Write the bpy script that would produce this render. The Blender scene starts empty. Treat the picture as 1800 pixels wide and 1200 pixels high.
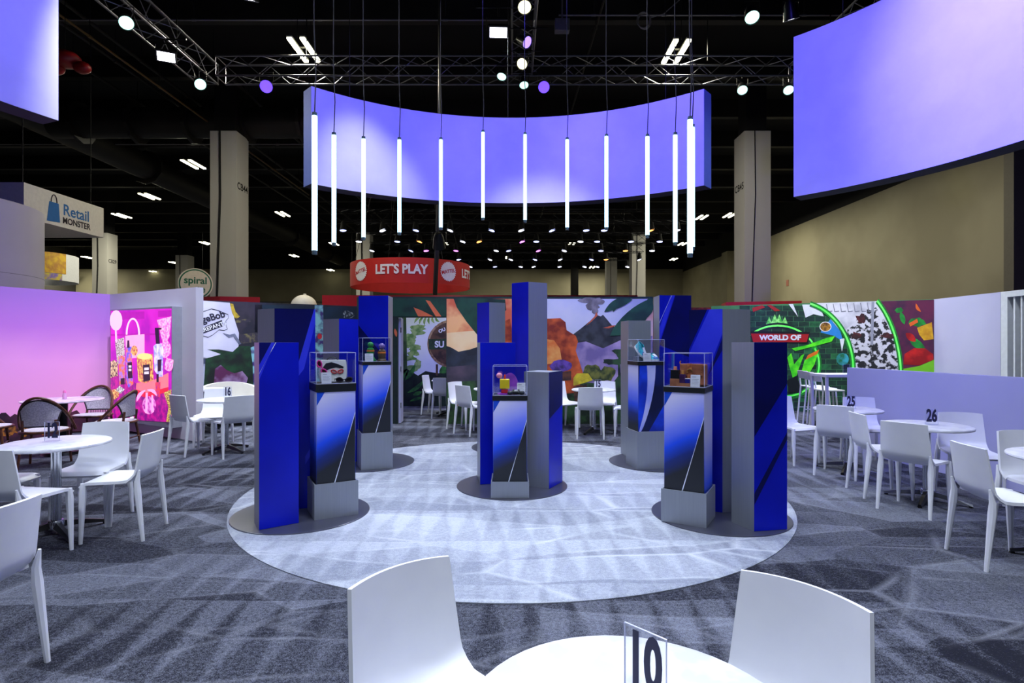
import bpy, bmesh, math, random
from mathutils import Vector, Matrix
from mathutils.geometry import tessellate_polygon
random.seed(7)
S = bpy.context.scene
C = S.collection
PI = math.pi

# ------------------------------------------------------------------ camera, world, exposure
EYE = 1.58
F = 1000.0
cam_d = bpy.data.cameras.new('camera'); cam_d.lens = 20; cam_d.sensor_width = 36
cam_d.clip_start = 0.05; cam_d.clip_end = 300
cam = bpy.data.objects.new('camera', cam_d); C.objects.link(cam)
cam.location = (0, 0, EYE); cam.rotation_euler = (PI/2, 0, 0)
S.camera = cam
S.view_settings.view_transform = 'Standard'; S.view_settings.look = 'None'
S.view_settings.gamma = 1; S.view_settings.use_curve_mapping = False
S.view_settings.exposure = 0.1
w = bpy.data.worlds.new('hall_air'); S.world = w; w.use_nodes = True
w.node_tree.nodes['Background'].inputs[0].default_value = (0.55, 0.6, 1.0, 1)
w.node_tree.nodes['Background'].inputs[1].default_value = 0.02
# unseen lamps added to light the booth (housings built with the other lamps)
KEY = (0.80, 0.88, 1.0)
WASH = [((-3.4, 1.0), 1500), ((3.4, 1.0), 1500), ((0.0, -1.2), 1150), ((0.0, 3.6), 1350), ((-5.0, 8.8), 1100), ((5.0, 8.8), 1100), ((-0.95, 6.6), 700), ((1.3, 6.4), 700)]
ADDED_WASH_Z = 7.6
for (x, y), p in WASH:
    d = bpy.data.lights.new('added_wash_beam', 'SPOT'); d.energy = p; d.color = KEY; d.spot_size = math.radians(104); d.spot_blend = 1.0; d.shadow_soft_size = 0.5
    o = bpy.data.objects.new('added_wash_beam', d); C.objects.link(o); o.location = (x, y, ADDED_WASH_Z); o.rotation_euler = (0.12 if y < 5 else 0.0, 0, 0)

# ------------------------------------------------------------------ helpers
def lin(c):
    return tuple((v/255/12.92 if v/255 <= 0.04045 else ((v/255+0.055)/1.055)**2.4) for v in c)
M = {}
def mat(name, col, rough=0.6, metal=0.0, emis=0.0, col2=None, scale=12.0, bump=0.0, spec=0.5, detail=3.0, lo=0.38, hi=0.62, ecol=None):
    """procedural material: noise between two tones"""
    if name in M: return M[name]
    m = bpy.data.materials.new(name); m.use_nodes = True
    nt = m.node_tree; b = nt.nodes['Principled BSDF']
    tc = nt.nodes.new('ShaderNodeTexCoord'); nz = nt.nodes.new('ShaderNodeTexNoise'); rp = nt.nodes.new('ShaderNodeValToRGB')
    nz.inputs['Scale'].default_value = scale; nz.inputs['Detail'].default_value = detail
    nt.links.new(tc.outputs['Object'], nz.inputs['Vector']); nt.links.new(nz.outputs['Fac'], rp.inputs['Fac'])
    c1 = lin(col); c2 = lin(col2) if col2 else tuple(v*0.93 for v in c1)
    rp.color_ramp.elements[0].color = (*c2, 1); rp.color_ramp.elements[1].color = (*c1, 1)
    rp.color_ramp.elements[0].position = lo; rp.color_ramp.elements[1].position = hi
    nt.links.new(rp.outputs['Color'], b.inputs['Base Color'])
    b.inputs['Roughness'].default_value = rough; b.inputs['Metallic'].default_value = metal
    b.inputs['Specular IOR Level'].default_value = spec
    if emis:
        if ecol: b.inputs['Emission Color'].default_value = (*lin(ecol), 1)
        else: nt.links.new(rp.outputs['Color'], b.inputs['Emission Color'])
        b.inputs['Emission Strength'].default_value = emis
    if bump:
        bp = nt.nodes.new('ShaderNodeBump'); bp.inputs['Strength'].default_value = bump
        nt.links.new(nz.outputs['Fac'], bp.inputs['Height']); nt.links.new(bp.outputs['Normal'], b.inputs['Normal'])
    M[name] = m; return m

def N(nt, t, **kw):
    n = nt.nodes.new(t)
    for k, v in kw.items(): setattr(n, k, v)
    return n
def math_node(nt, op, a, b=None, c=None, clamp=False):
    n = nt.nodes.new('ShaderNodeMath'); n.operation = op; n.use_clamp = clamp
    for i, v in enumerate((a, b, c)):
        if v is None: continue
        if isinstance(v, (int, float)): n.inputs[i].default_value = v
        else: nt.links.new(v, n.inputs[i])
    return n.outputs[0]

def link(o, parent=None):
    C.objects.link(o)
    if parent is not None: o.parent = parent
    return o
def thing(name, label, cat, loc=(0, 0, 0), rz=0.0, group=None):
    o = bpy.data.objects.new(name, None); o.empty_display_size = 0.1; C.objects.link(o)
    o.location = loc; o.rotation_euler = (0, 0, rz)
    return tag(o, label, cat, group)
def tag(o, label, cat, group=None):
    o['label'] = label; o['category'] = cat
    if group: o['group'] = group
    return o
def struct(o, label=None):
    o['kind'] = 'structure'
    if label: o['label'] = label
    return o

class MB:
    def __init__(s): s.v = []; s.f = []
    def add(s, vs, fs):
        o = len(s.v); s.v += [tuple(p) for p in vs]; s.f += [tuple(i+o for i in f) for f in fs]; return s
    def box(s, x0, x1, y0, y1, z0, z1):
        return s.add([(x0,y0,z0),(x1,y0,z0),(x1,y1,z0),(x0,y1,z0),(x0,y0,z1),(x1,y0,z1),(x1,y1,z1),(x0,y1,z1)],
                     [(0,3,2,1),(4,5,6,7),(0,1,5,4),(1,2,6,5),(2,3,7,6),(3,0,4,7)])
    def bbox(s, x0, x1, y0, y1, z0, z1, b=0.01):
        """box with chamfered edges"""
        bm = bmesh.new(); m = bmesh.ops.create_cube(bm, size=1)
        for v in bm.verts: v.co = Vector(((x0+x1)/2+v.co.x*(x1-x0), (y0+y1)/2+v.co.y*(y1-y0), (z0+z1)/2+v.co.z*(z1-z0)))
        bmesh.ops.bevel(bm, geom=bm.edges[:], offset=b, segments=2, affect='EDGES', profile=0.5)
        bm.verts.index_update(); s.add([v.co[:] for v in bm.verts], [[v.index for v in f.verts] for f in bm.faces]); bm.free(); return s
    def prism(s, pts, z0, z1):
        n = len(pts)
        a = sum(pts[i][0]*pts[(i+1)%n][1]-pts[(i+1)%n][0]*pts[i][1] for i in range(n))
        if a < 0: pts = pts[::-1]
        return s.add([(p[0],p[1],z0) for p in pts]+[(p[0],p[1],z1) for p in pts],
                     [tuple(range(n))[::-1], tuple(range(n, 2*n))]+[(i,(i+1)%n,(i+1)%n+n,i+n) for i in range(n)])
    def lathe(s, prof, n=24, c=(0,0,0), axis='z', a0=0.0, a1=2*PI):
        full = abs(a1-a0-2*PI) < 1e-6; m = n if full else n+1; vs = []; fs = []
        for k in range(m):
            a = a0+(a1-a0)*k/n
            for r, z in prof:
                p = (r*math.cos(a), r*math.sin(a), z)
                if axis == 'x': p = (p[2], p[0], p[1])
                if axis == 'y': p = (p[0], p[2], p[1])
                vs.append((p[0]+c[0], p[1]+c[1], p[2]+c[2]))
        L = len(prof)
        for k in range(n):
            k2 = (k+1) % m
            for j in range(L-1): fs.append((k*L+j, k2*L+j, k2*L+j+1, k*L+j+1))
        return s.add(vs, fs)
    def tube(s, path, r, n=8, closed=False, cap=True):
        P = [Vector(p) for p in path]; L = len(P); R = r if isinstance(r, (list, tuple)) else [r]*L
        vs = []; fs = []; up = None
        for i, p in enumerate(P):
            if closed: t = P[(i+1)%L]-P[i-1]
            else: t = P[min(i+1,L-1)]-P[max(i-1,0)]
            t.normalize()
            if up is None: up = Vector((0,0,1)) if abs(t.z) < 0.9 else Vector((1,0,0))
            a = t.cross(up).normalized(); b = a.cross(t).normalized(); up = b
            for k in range(n):
                q = 2*PI*(k+0.5)/n; vs.append(p+a*R[i]*math.cos(q)+b*R[i]*math.sin(q))
        for i in range(L if closed else L-1):
            for k in range(n):
                fs.append((i*n+k, i*n+(k+1)%n, ((i+1)%L)*n+(k+1)%n, ((i+1)%L)*n+k))
        if cap and not closed: fs += [tuple(range(n))[::-1], tuple((L-1)*n+k for k in range(n))]
        return s.add(vs, fs)
    def sheet(s, P, ns, nt, th):
        """closed slab around a parametric surface P(s,t), s,t in 0..1"""
        g = [[Vector(P(i/ns, j/nt)) for j in range(nt+1)] for i in range(ns+1)]
        vs = []; W = nt+1
        for side in (1, -1):
            for i in range(ns+1):
                for j in range(W):
                    du = g[min(i+1,ns)][j]-g[max(i-1,0)][j]; dv = g[i][min(j+1,nt)]-g[i][max(j-1,0)]
                    nn = du.cross(dv); nn = nn.normalized() if nn.length > 1e-9 else Vector((0,0,1))
                    vs.append(g[i][j]+nn*side*th/2)
        o = (ns+1)*W; fs = []
        for i in range(ns):
            for j in range(nt):
                a = i*W+j; fs.append((a, a+W, a+W+1, a+1)); fs.append((a+o, a+1+o, a+W+1+o, a+W+o))
        for i in range(ns):
            a, b = i*W, (i+1)*W; fs.append((a, a+o, b+o, b)); a, b = i*W+nt, (i+1)*W+nt; fs.append((a, b, b+o, a+o))
        for j in range(nt):
            a = j; fs.append((a, a+1, a+1+o, a+o)); a = ns*W+j; fs.append((a, a+o, a+1+o, a+1))
        return s.add(vs, fs)
    def ell(s, c, r, n=14, m=8, rot=None):
        prof = [(math.sin(PI*j/m), -math.cos(PI*j/m)) for j in range(m+1)]
        t = MB().lathe(prof, n); R = rot or Matrix.Identity(3)
        vs = [tuple(Vector(c)+R @ Vector((p[0]*r[0], p[1]*r[1], p[2]*r[2]))) for p in t.v]
        return s.add(vs, t.f)
    def poly(s, pts):
        tris = tessellate_polygon([[Vector(p) for p in pts]])
        return s.add(pts, tris)
    def mesh(s, name, m, smooth=False):
        me = bpy.data.meshes.new(name); me.from_pydata(s.v, [], s.f)
        bm = bmesh.new(); bm.from_mesh(me); bmesh.ops.remove_doubles(bm, verts=bm.verts[:], dist=1e-6)
        bmesh.ops.recalc_face_normals(bm, faces=bm.faces[:]); bm.to_mesh(me); bm.free()
        if smooth:
            for p in me.polygons: p.use_smooth = True
            try: me.set_sharp_from_angle(angle=math.radians(40))
            except Exception: pass
        if m: me.materials.append(m)
        return me
    def build(s, name, m, parent=None, smooth=False, loc=None, rz=None):
        o = bpy.data.objects.new(name, s.mesh(name, m, smooth)); link(o, parent)
        if loc: o.location = loc
        if rz is not None: o.rotation_euler[2] = rz
        return o
def box(name, m, parent, *a, b=0):
    mb = MB(); mb.bbox(*a, b=b) if b else mb.box(*a); return mb.build(name, m, parent)
def copy_tree(o, parent=None):
    c = o.copy(); C.objects.link(c); c.parent = parent
    for ch in list(o.children): copy_tree(ch, c)
    return c

def text_mesh(body, size, sx=1.0, off=0.0, ext=0.001, align='CENTER'):
    """letters as (verts, faces) in the xy plane, centred"""
    cu = bpy.data.curves.new('lettering', 'FONT'); cu.body = body; cu.size = size; cu.align_x = align; cu.align_y = 'CENTER'
    cu.offset = off; cu.extrude = ext; cu.resolution_u = 4
    o = bpy.data.objects.new('lettering', cu); C.objects.link(o)
    bpy.context.view_layer.update()
    me = bpy.data.meshes.new_from_object(o.evaluated_get(bpy.context.evaluated_depsgraph_get()))
    vs = [(v.co.x*sx, v.co.y, v.co.z) for v in me.vertices]; fs = [tuple(p.vertices) for p in me.polygons]
    bpy.data.objects.remove(o); bpy.data.curves.remove(cu); bpy.data.meshes.remove(me)
    return vs, fs
def text_obj(name, body, size, m, parent, fn, **kw):
    vs, fs = text_mesh(body, size, **kw); mb = MB(); mb.add([fn(*p) for p in vs], fs)
    return mb.build(name, m, parent)

# pixel rays of the level 20 mm view -> points on real planes
def gp(u, v, z=0.0):
    y = (EYE-z)*F/(v-600.0); return ((u-900)*y/F, y)
class Wall:
    """vertical plane through ground points A -> B; n faces the visitors"""
    def __init__(s, A, B):
        s.A = Vector((A[0], A[1], 0)); s.B = Vector((B[0], B[1], 0)); s.d = (s.B-s.A).normalized(); s.len = (s.B-s.A).length
        s.n = Vector((s.d.y, -s.d.x, 0))
        if s.n.dot(Vector((0,0,0))-s.A) < 0: s.n = -s.n
    def px(s, u, v, lay=0.0):
        r = Vector(((u-900)/F, 1, -(v-600)/F)); o = Vector((0,0,EYE)); A = s.A+s.n*lay
        t = (A-o).dot(s.n)/r.dot(s.n); return o+r*t
    def at(s, a, z, lay=0.0): return s.A+s.d*a+Vector((0,0,z))+s.n*lay
    def slab(s, name, m, a0, a1, z0, z1, th=0.1, parent=None):
        p = [s.A+s.d*a0, s.A+s.d*a1]; q = [x-s.n*th for x in p]
        return MB().prism([p[0][:2], p[1][:2], q[1][:2], q[0][:2]], z0, z1).build(name, m, parent)
    def decal(s, name, m, polys, lay, parent):
        mb = MB()
        for k, pts in enumerate(polys): mb.poly([s.px(u, v, lay*0.0012+0.0005+(k % 8)*0.00012) for u, v in pts])
        return mb.build(name, m, parent)
    def text(s, name, m, parent, body, u, v, size, rot=0, lay=8, **kw):
        c = s.px(u, v, lay*0.0012); up = Vector((0,0,1)); x = s.d if s.d.x > 0 else -s.d
        cr, sr = math.cos(rot), math.sin(rot)
        return text_obj(name, body, size, m, parent, lambda a, b, z: c+x*(a*cr-b*sr)+up*(a*sr+b*cr)+s.n*z, **kw)
def blob(cx, cy, rx, ry, n=16, jit=0.0, rot=0.0, rnd=random):
    out = []
    for k in range(n):
        a = 2*PI*k/n; j = 1+rnd.uniform(-jit, jit); x, y = rx*j*math.cos(a), ry*j*math.sin(a)
        out.append((cx+x*math.cos(rot)-y*math.sin(rot), cy+x*math.sin(rot)+y*math.cos(rot)))
    return out
def leaf(x0, y0, x1, y1, wd, bend=0.0, n=8):
    dx, dy = x1-x0, y1-y0; L = math.hypot(dx, dy); nx, ny = -dy/L, dx/L; a = []; b = []
    for k in range(n+1):
        t = k/n; c = bend*math.sin(PI*t); h = wd*math.sin(PI*t)**0.8*0.5
        px, py = x0+dx*t+nx*c, y0+dy*t+ny*c
        a.append((px+nx*h, py+ny*h)); b.append((px-nx*h, py-ny*h))
    return a+b[-2:0:-1]
def arc(cx, cy, rx, ry, a0, a1, wd, n=20):
    o = []; i = []
    for k in range(n+1):
        a = math.radians(a0+(a1-a0)*k/n)
        o.append((cx+(rx+wd/2)*math.cos(a), cy+(ry+wd/2)*math.sin(a))); i.append((cx+(rx-wd/2)*math.cos(a), cy+(ry-wd/2)*math.sin(a)))
    return o+i[::-1]

# ------------------------------------------------------------------ materials
white_plastic = mat('white_plastic', (236,238,246), 0.35, col2=(228,230,240), scale=3)
laminate = mat('white_laminate', (222,224,234), 0.3, col2=(206,208,220), scale=9, lo=0.45, hi=0.55)
chrome = mat('chrome', (190,193,200), 0.22, 1.0)
black_metal = mat('black_metal', (14,14,17), 0.35, 0.4)
black_matte = mat('black_matte', (10,10,12), 0.8)
black_tray = mat('black_tray', (16,20,26), 0.4)
ink = mat('navy_ink', (22,24,66), 0.5)
lav_wall = mat('lavender_wall', (192,193,226), 0.6, col2=(186,187,222), scale=1.2)
white_wall = mat('white_wall', (208,206,220), 0.6, scale=1.0)
beige = mat('beige_wall', (150,144,118), 0.7, col2=(135,129,104), scale=0.35)
grey_col = mat('grey_column', (190,188,182), 0.7, scale=0.5)
ceil_m = mat('black_ceiling', (9,8,9), 0.9, col2=(5,5,6), scale=0.8)
duct_m = mat('dark_duct', (30,27,25), 0.6, col2=(20,18,17), scale=0.7)
steel = mat('truss_aluminium', (120,120,128), 0.35, 0.9)
dark_steel = mat('dark_truss', (34,34,40), 0.45, 0.7)
conduit = mat('pale_conduit', (130,128,132), 0.5, 0.3)
red_fab = mat('red_fabric', (196,34,26), 0.7, scale=4)
red_pan = mat('red_panel', (186,16,32), 0.5)
blue_pan = mat('royal_blue_panel', (0,22,196), 0.38, col2=(0,14,168), scale=1.3, spec=0.35)
blue_dark = mat('navy_blue_print', (2,8,92), 0.38, col2=(1,5,70), scale=1.5, spec=0.35)
blue_lite = mat('bright_blue_print', (52,62,232), 0.38, col2=(34,44,214), scale=2, spec=0.35)
line_w = mat('white_line_print', (225,232,255), 0.4)
acr_edge = mat('acrylic_edge', (200,206,240), 0.15, spec=0.6)
paper = mat('card_paper', (232,234,240), 0.6)
paper_grey = mat('card_print', (150,155,165), 0.6)
def brushed():
    m = bpy.data.materials.new('brushed_metal'); m.use_nodes = True; nt = m.node_tree; b = nt.nodes['Principled BSDF']
    tc = N(nt, 'ShaderNodeTexCoord'); mp = N(nt, 'ShaderNodeMapping'); mp.inputs['Scale'].default_value = (60, 60, 1.2)
    nz = N(nt, 'ShaderNodeTexNoise'); nz.inputs['Scale'].default_value = 2.0; nz.inputs['Detail'].default_value = 4
    rp = N(nt, 'ShaderNodeValToRGB'); rp.color_ramp.elements[0].color = (*lin((138,144,156)), 1); rp.color_ramp.elements[1].color = (*lin((152,158,170)), 1)
    nt.links.new(tc.outputs['Object'], mp.inputs[0]); nt.links.new(mp.outputs[0], nz.inputs['Vector']); nt.links.new(nz.outputs['Fac'], rp.inputs[0])
    nt.links.new(rp.outputs[0], b.inputs['Base Color']); b.inputs['Metallic'].default_value = 0.45; b.inputs['Roughness'].default_value = 0.42
    return m
brushed_m = brushed()
disc_m = mat('grey_disc', (70,72,88), 0.3, 0.2, col2=(63,65,80), scale=2)
def clear():
    m = bpy.data.materials.new('clear_acrylic'); m.use_nodes = True; nt = m.node_tree; nt.nodes.clear()
    out = N(nt, 'ShaderNodeOutputMaterial'); mx = N(nt, 'ShaderNodeMixShader'); t = N(nt, 'ShaderNodeBsdfTransparent'); g = N(nt, 'ShaderNodeBsdfGlossy')
    nz = N(nt, 'ShaderNodeTexNoise'); nz.inputs['Scale'].default_value = 1.5
    f = math_node(nt, 'MULTIPLY_ADD', nz.outputs['Fac'], 0.04, 0.05)
    g.inputs['Roughness'].default_value = 0.03; t.inputs[0].default_value = (0.95, 0.96, 0.99, 1)
    nt.links.new(f, mx.inputs[0]); nt.links.new(t.outputs[0], mx.inputs[1]); nt.links.new(g.outputs[0], mx.inputs[2]); nt.links.new(mx.outputs[0], out.inputs[0])
    return m
clear_m = clear()

def carpet(name, dark, light, line, wedge_amt, wedge_x, wedge_y, shard_scale, line_amt, tone_off=0.0):
    """vacuumed pile: shard shaped tone patches, wedge strokes, bright stroke edges, grain"""
    m = bpy.data.materials.new(name); m.use_nodes = True; nt = m.node_tree; b = nt.nodes['Principled BSDF']
    tc = N(nt, 'ShaderNodeTexCoord'); P = tc.outputs['Object']
    wn = N(nt, 'ShaderNodeTexNoise'); wn.inputs['Scale'].default_value = 0.7; wn.inputs['Detail'].default_value = 2
    nt.links.new(P, wn.inputs['Vector'])
    ws = N(nt, 'ShaderNodeVectorMath', operation='SCALE'); ws.inputs['Scale'].default_value = 0.22
    nt.links.new(wn.outputs['Color'], ws.inputs[0])
    wa = N(nt, 'ShaderNodeVectorMath', operation='ADD'); nt.links.new(P, wa.inputs[0]); nt.links.new(ws.outputs[0], wa.inputs[1])
    def vor(rot, sc, feat):
        mp = N(nt, 'ShaderNodeMapping'); mp.inputs['Rotation'].default_value = (0, 0, rot); mp.inputs['Scale'].default_value = sc
        nt.links.new(wa.outputs[0], mp.inputs[0]); v = N(nt, 'ShaderNodeTexVoronoi', feature=feat, voronoi_dimensions='2D')
        v.inputs['Scale'].default_value = shard_scale; nt.links.new(mp.outputs[0], v.inputs['Vector']); return v
    v1 = vor(0.5, (0.8, 2.0, 1), 'F1'); v2 = vor(-0.6, (0.7, 1.9, 1), 'F1'); e1 = vor(0.5, (0.8, 2.0, 1), 'DISTANCE_TO_EDGE'); e2 = vor(-0.6, (0.7, 1.9, 1), 'DISTANCE_TO_EDGE')
    s1 = N(nt, 'ShaderNodeSeparateColor'); nt.links.new(v1.outputs['Color'], s1.inputs[0])
    s2 = N(nt, 'ShaderNodeSeparateColor'); nt.links.new(v2.outputs['Color'], s2.inputs[0])
    tone = math_node(nt, 'MULTIPLY_ADD', s1.outputs[0], 0.45, math_node(nt, 'MULTIPLY', s2.outputs[1], 0.4))
    # wedge strokes
    sx = N(nt, 'ShaderNodeSeparateXYZ'); mp = N(nt, 'ShaderNodeMapping'); nt.links.new(wa.outputs[0], sx.inputs[0])
    yy = math_node(nt, 'DIVIDE', sx.outputs['Y'], wedge_y); row = math_node(nt, 'FLOOR', yy); fy = math_node(nt, 'FRACT', yy)
    xx = math_node(nt, 'ADD', math_node(nt, 'DIVIDE', sx.outputs['X'], wedge_x), math_node(nt, 'MULTIPLY', row, 0.37))
    tri = math_node(nt, 'MULTIPLY', math_node(nt, 'ABSOLUTE', math_node(nt, 'SUBTRACT', math_node(nt, 'FRACT', xx), 0.5)), 2.0)
    wd = math_node(nt, 'SUBTRACT', fy, tri); wedge = math_node(nt, 'MULTIPLY_ADD', wd, 2.4, 0.4, clamp=True)
    big = N(nt, 'ShaderNodeTexNoise'); big.inputs['Scale'].default_value = 0.35; nt.links.new(P, big.inputs['Vector'])
    wm = math_node(nt, 'MULTIPLY_ADD', big.outputs['Fac'], 4.0, -1.3, clamp=True)
    tone = math_node(nt, 'ADD', tone, math_node(nt, 'MULTIPLY', math_node(nt, 'MULTIPLY', wedge, wm), wedge_amt))
    # bright rims
    def rim(e): return math_node(nt, 'SUBTRACT', 1.0, math_node(nt, 'DIVIDE', e.outputs['Distance'], 0.045), clamp=True)
    soft = N(nt, 'ShaderNodeTexNoise'); soft.inputs['Scale'].default_value = 1.3; nt.links.new(P, soft.inputs['Vector'])
    rm = math_node(nt, 'MULTIPLY', math_node(nt, 'MAXIMUM', rim(e1), math_node(nt, 'MULTIPLY', rim(e2), 0.7)), math_node(nt, 'MULTIPLY_ADD', soft.outputs['Fac'], 3.5, -1.4, clamp=True))
    gr = N(nt, 'ShaderNodeTexNoise'); gr.inputs['Scale'].default_value = 160; gr.inputs['Detail'].default_value = 2; nt.links.new(P, gr.inputs['Vector'])
    g2 = N(nt, 'ShaderNodeTexNoise'); g2.inputs['Scale'].default_value = 45; g2.inputs['Detail'].default_value = 3; nt.links.new(P, g2.inputs['Vector'])
    tone = math_node(nt, 'ADD', tone, math_node(nt, 'MULTIPLY_ADD', gr.outputs['Fac'], 1.5, -0.75-tone_off))
    tone = math_node(nt, 'ADD', tone, math_node(nt, 'MULTIPLY_ADD', g2.outputs['Fac'], 0.9, -0.45), clamp=True)
    mx = N(nt, 'ShaderNodeMix', data_type='RGBA'); mx.inputs[6].default_value = (*lin(dark), 1); mx.inputs[7].default_value = (*lin(light), 1)
    nt.links.new(tone, mx.inputs[0])
    m2 = N(nt, 'ShaderNodeMix', data_type='RGBA'); m2.inputs[7].default_value = (*lin(line), 1)
    nt.links.new(mx.outputs[2], m2.inputs[6]); nt.links.new(math_node(nt, 'MULTIPLY', rm, line_amt), m2.inputs[0])
    nt.links.new(m2.outputs[2], b.inputs['Base Color']); b.inputs['Roughness'].default_value = 0.95; b.inputs['Specular IOR Level'].default_value = 0.1
    bp = N(nt, 'ShaderNodeBump'); bp.inputs['Strength'].default_value = 0.5; bp.inputs['Distance'].default_value = 0.01
    nt.links.new(gr.outputs['Fac'], bp.inputs['Height']); nt.links.new(bp.outputs['Normal'], b.inputs['Normal'])
    return m
carpet_m = carpet('grey_carpet', (28,29,39), (124,128,144), (150,153,166), 0.34, 0.24, 0.9, 1.0, 0.38, 0.2)
rug_m = carpet('pale_rug', (122,128,144), (176,182,196), (206,210,220), 0.34, 0.22, 0.8, 0.95, 0.6, 0.05)

# ------------------------------------------------------------------ hall shell
struct(MB().box(-46, 30, -6, 66, -0.1, 0).build('floor', carpet_m))
struct(MB().box(-46, 30, -6, 66, 11.2, 11.4).build('ceiling', ceil_m))
wb = struct(MB().box(-46, 30, 60, 60.3, 0, 9.2).build('wall_back', beige))
struct(MB().box(-46, 30, 60.05, 60.3, 9.2, 11.2).build('wall_back_upper', ceil_m))
wr = struct(MB().box(18, 18.3, 19.9, 60, 0, 8.9).build('wall_right', beige))
box('pilaster', beige, wr, 17.4, 18, 46, 47.2, 0, 8.9)
box('wall_notice', mat('notice_red', (150,96,80)), wr, 17.97, 18, 37.0, 37.3, 5.2, 5.6)
struct(MB().box(18.05, 18.3, 19.9, 60, 8.9, 11.2).build('wall_right_upper', ceil_m))
struct(MB().box(17.2, 30, 19.5, 19.9, 0, 8.9).build('wall_right_return', mat('dark_beige', (96,92,80), 0.7)))
struct(MB().box(-46.3, -46, -6, 66, 0, 11.2).build('wall_left', mat('far_dark_wall', (60,58,52), 0.8)))
struct(MB().box(-46, 30, -6.3, -6, 0, 11.2).build('wall_front', mat('rear_dark_wall', (50,50,56), 0.8)))
struct(MB().box(30, 30.3, -6, 66, 0, 11.2).build('wall_far_right', mat('far_dark_wall', (60,58,52), 0.8)))

rug = MB().lathe([(0.001,0.0),(2.78,0.0),(2.78,0.006),(2.76,0.012),(0.001,0.012)], 96).build('round_rug', rug_m, None, loc=(0.0,6.2,0.001))
tag(rug, 'large round pale grey rug under all the blue display pillars', 'rug')
# ------------------------------------------------------------------ booth walls and their prints
HW = 2.44
# purple dusk wall (printed gradient)
def dusk():
    m = bpy.data.materials.new('dusk_sky_print'); m.use_nodes = True; nt = m.node_tree; b = nt.nodes['Principled BSDF']
    tc = N(nt, 'ShaderNodeTexCoord'); sp = N(nt, 'ShaderNodeSeparateXYZ'); nt.links.new(tc.outputs['Object'], sp.inputs[0])
    nz = N(nt, 'ShaderNodeTexNoise'); nz.inputs['Scale'].default_value = 0.8; nt.links.new(tc.outputs['Object'], nz.inputs['Vector'])
    f = math_node(nt, 'ADD', math_node(nt, 'DIVIDE', sp.outputs['Z'], 2.44), math_node(nt, 'MULTIPLY_ADD', nz.outputs['Fac'], 0.16, -0.08))
    rp = N(nt, 'ShaderNodeValToRGB'); e = rp.color_ramp.elements
    e[0].position = 0.12; e[0].color = (*lin((220,150,196)), 1); e[1].position = 0.98; e[1].color = (*lin((140,98,176)), 1)
    x = e.new(0.5); x.color = (*lin((206,140,200)), 1); x = e.new(0.75); x.color = (*lin((164,104,186)), 1)
    nt.links.new(f, rp.inputs[0]); nt.links.new(rp.outputs[0], b.inputs['Base Color']); b.inputs['Roughness'].default_value = 0.5
    nt.links.new(rp.outputs[0], b.inputs['Emission Color']); b.inputs['Emission Strength'].default_value = 0.36
    return m
W1 = Wall((-8.9, 6.6), (-7.35, 10.4))
w1 = struct(W1.slab('wall_left_dusk', dusk(), 0, W1.len, 0, HW), 'lilac backlit wall printed with a dusk sky')
dk = mat('skyline_print', (84,40,62), 0.6, col2=(44,24,40), scale=5)
flo = mat('flower_print', (176,112,30), 0.6, col2=(50,26,26), scale=14, lo=0.45, hi=0.6)
rn = random.Random(3)
pts = [(-60, 752)]
for k in range(33): pts.append((-60+k*7.8, 731+rn.uniform(-7,3)-k*0.15))
pts += [(190, 760), (190, 772), (-60, 800)]
W1.decal('printed_skyline', dk, [pts], 1, w1)
W1.decal('printed_flowers', flo, [blob(x, 755+rn.uniform(-3,8), 16, 9, 12, 0.4, rnd=rn) for x in (-20, 10, 40, 75)], 2, w1)
W1.decal('printed_railing', mat('railing_print', (62,28,70), 0.6), [[(x,716),(x+1.4,716),(x+1.4,738),(x,738)] for x in range(158, 190, 3)]+[[(156,714),(190,712),(190,714),(156,716)]], 3, w1)

# wall with the pink light box
W2 = Wall((-7.35, 10.4), (-5.0, 9.0))
w2 = struct(W2.slab('wall_left_end', white_wall, 0, W2.len, 0, HW, 0.12), 'pale lilac booth wall ending beside the torn paper mural')
lb = thing('light_box', 'tall backlit poster box of cosmetics on a magenta ground', 'light box', tuple(W2.at(1.05, 0.2)))
pl0 = W2.at(0.0, 0)
WP = Wall(W2.A+W2.n*0.16, W2.B+W2.n*0.16)
a0, a1 = 0.372, 2.348
def inv(o):  # keep world placement under a translated root
    o.location = -Vector(o.parent.location); return o
inv(WP.slab('box_frame', mat('box_grey', (150,152,166), 0.4), a0, a1, 0.2, 2.14, 0.16, lb))
def pm(n, c, c2=None, e=0.95, sc=10): return mat('poster_'+n, c, 0.4, emis=e, col2=c2, scale=sc)
mag = pm('magenta', (206,30,184), (168,14,166), sc=2)
def PD(n, m, polys, lay): return inv(WP.decal('printed_'+n, m, polys, lay, lb))
PD('backdrop', mag, [[(194.5,546),(301.5,542),(301.5,742),(194.5,735)]], 1)
PD('wall_panel', pm('panel', (172,16,160)), [[(196,550),(254,547),(254,560),(196,562)], [(278,546),(301,545),(301,556),(278,557)], [(195,587),(301,585),(301,588),(195,590)]], 2)
PD('table_top', pm('table', (186,20,140), (120,10,120)), [[(194.5,664),(215,655),(260,690),(301,690),(301,742),(194.5,735)]], 2)
PD('hat', pm('hat', (246,196,226)), [blob(204, 563, 11, 18, 16), [(202,580),(205,580),(206,602),(203,602)]], 3)
PD('spotted_bag', pm('cream', (238,226,216), (60,40,50), sc=60), [[(202,597),(218,593),(220,640),(206,640)]], 3)
PD('pink_bag', pm('pinkbag', (244,170,204)), [[(220,590),(254,587),(254,628),(222,630)]], 4)
PD('bag_handle', pm('handle', (250,214,232)), [arc(233.5,588,11,28,180,360,3)], 4)
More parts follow.
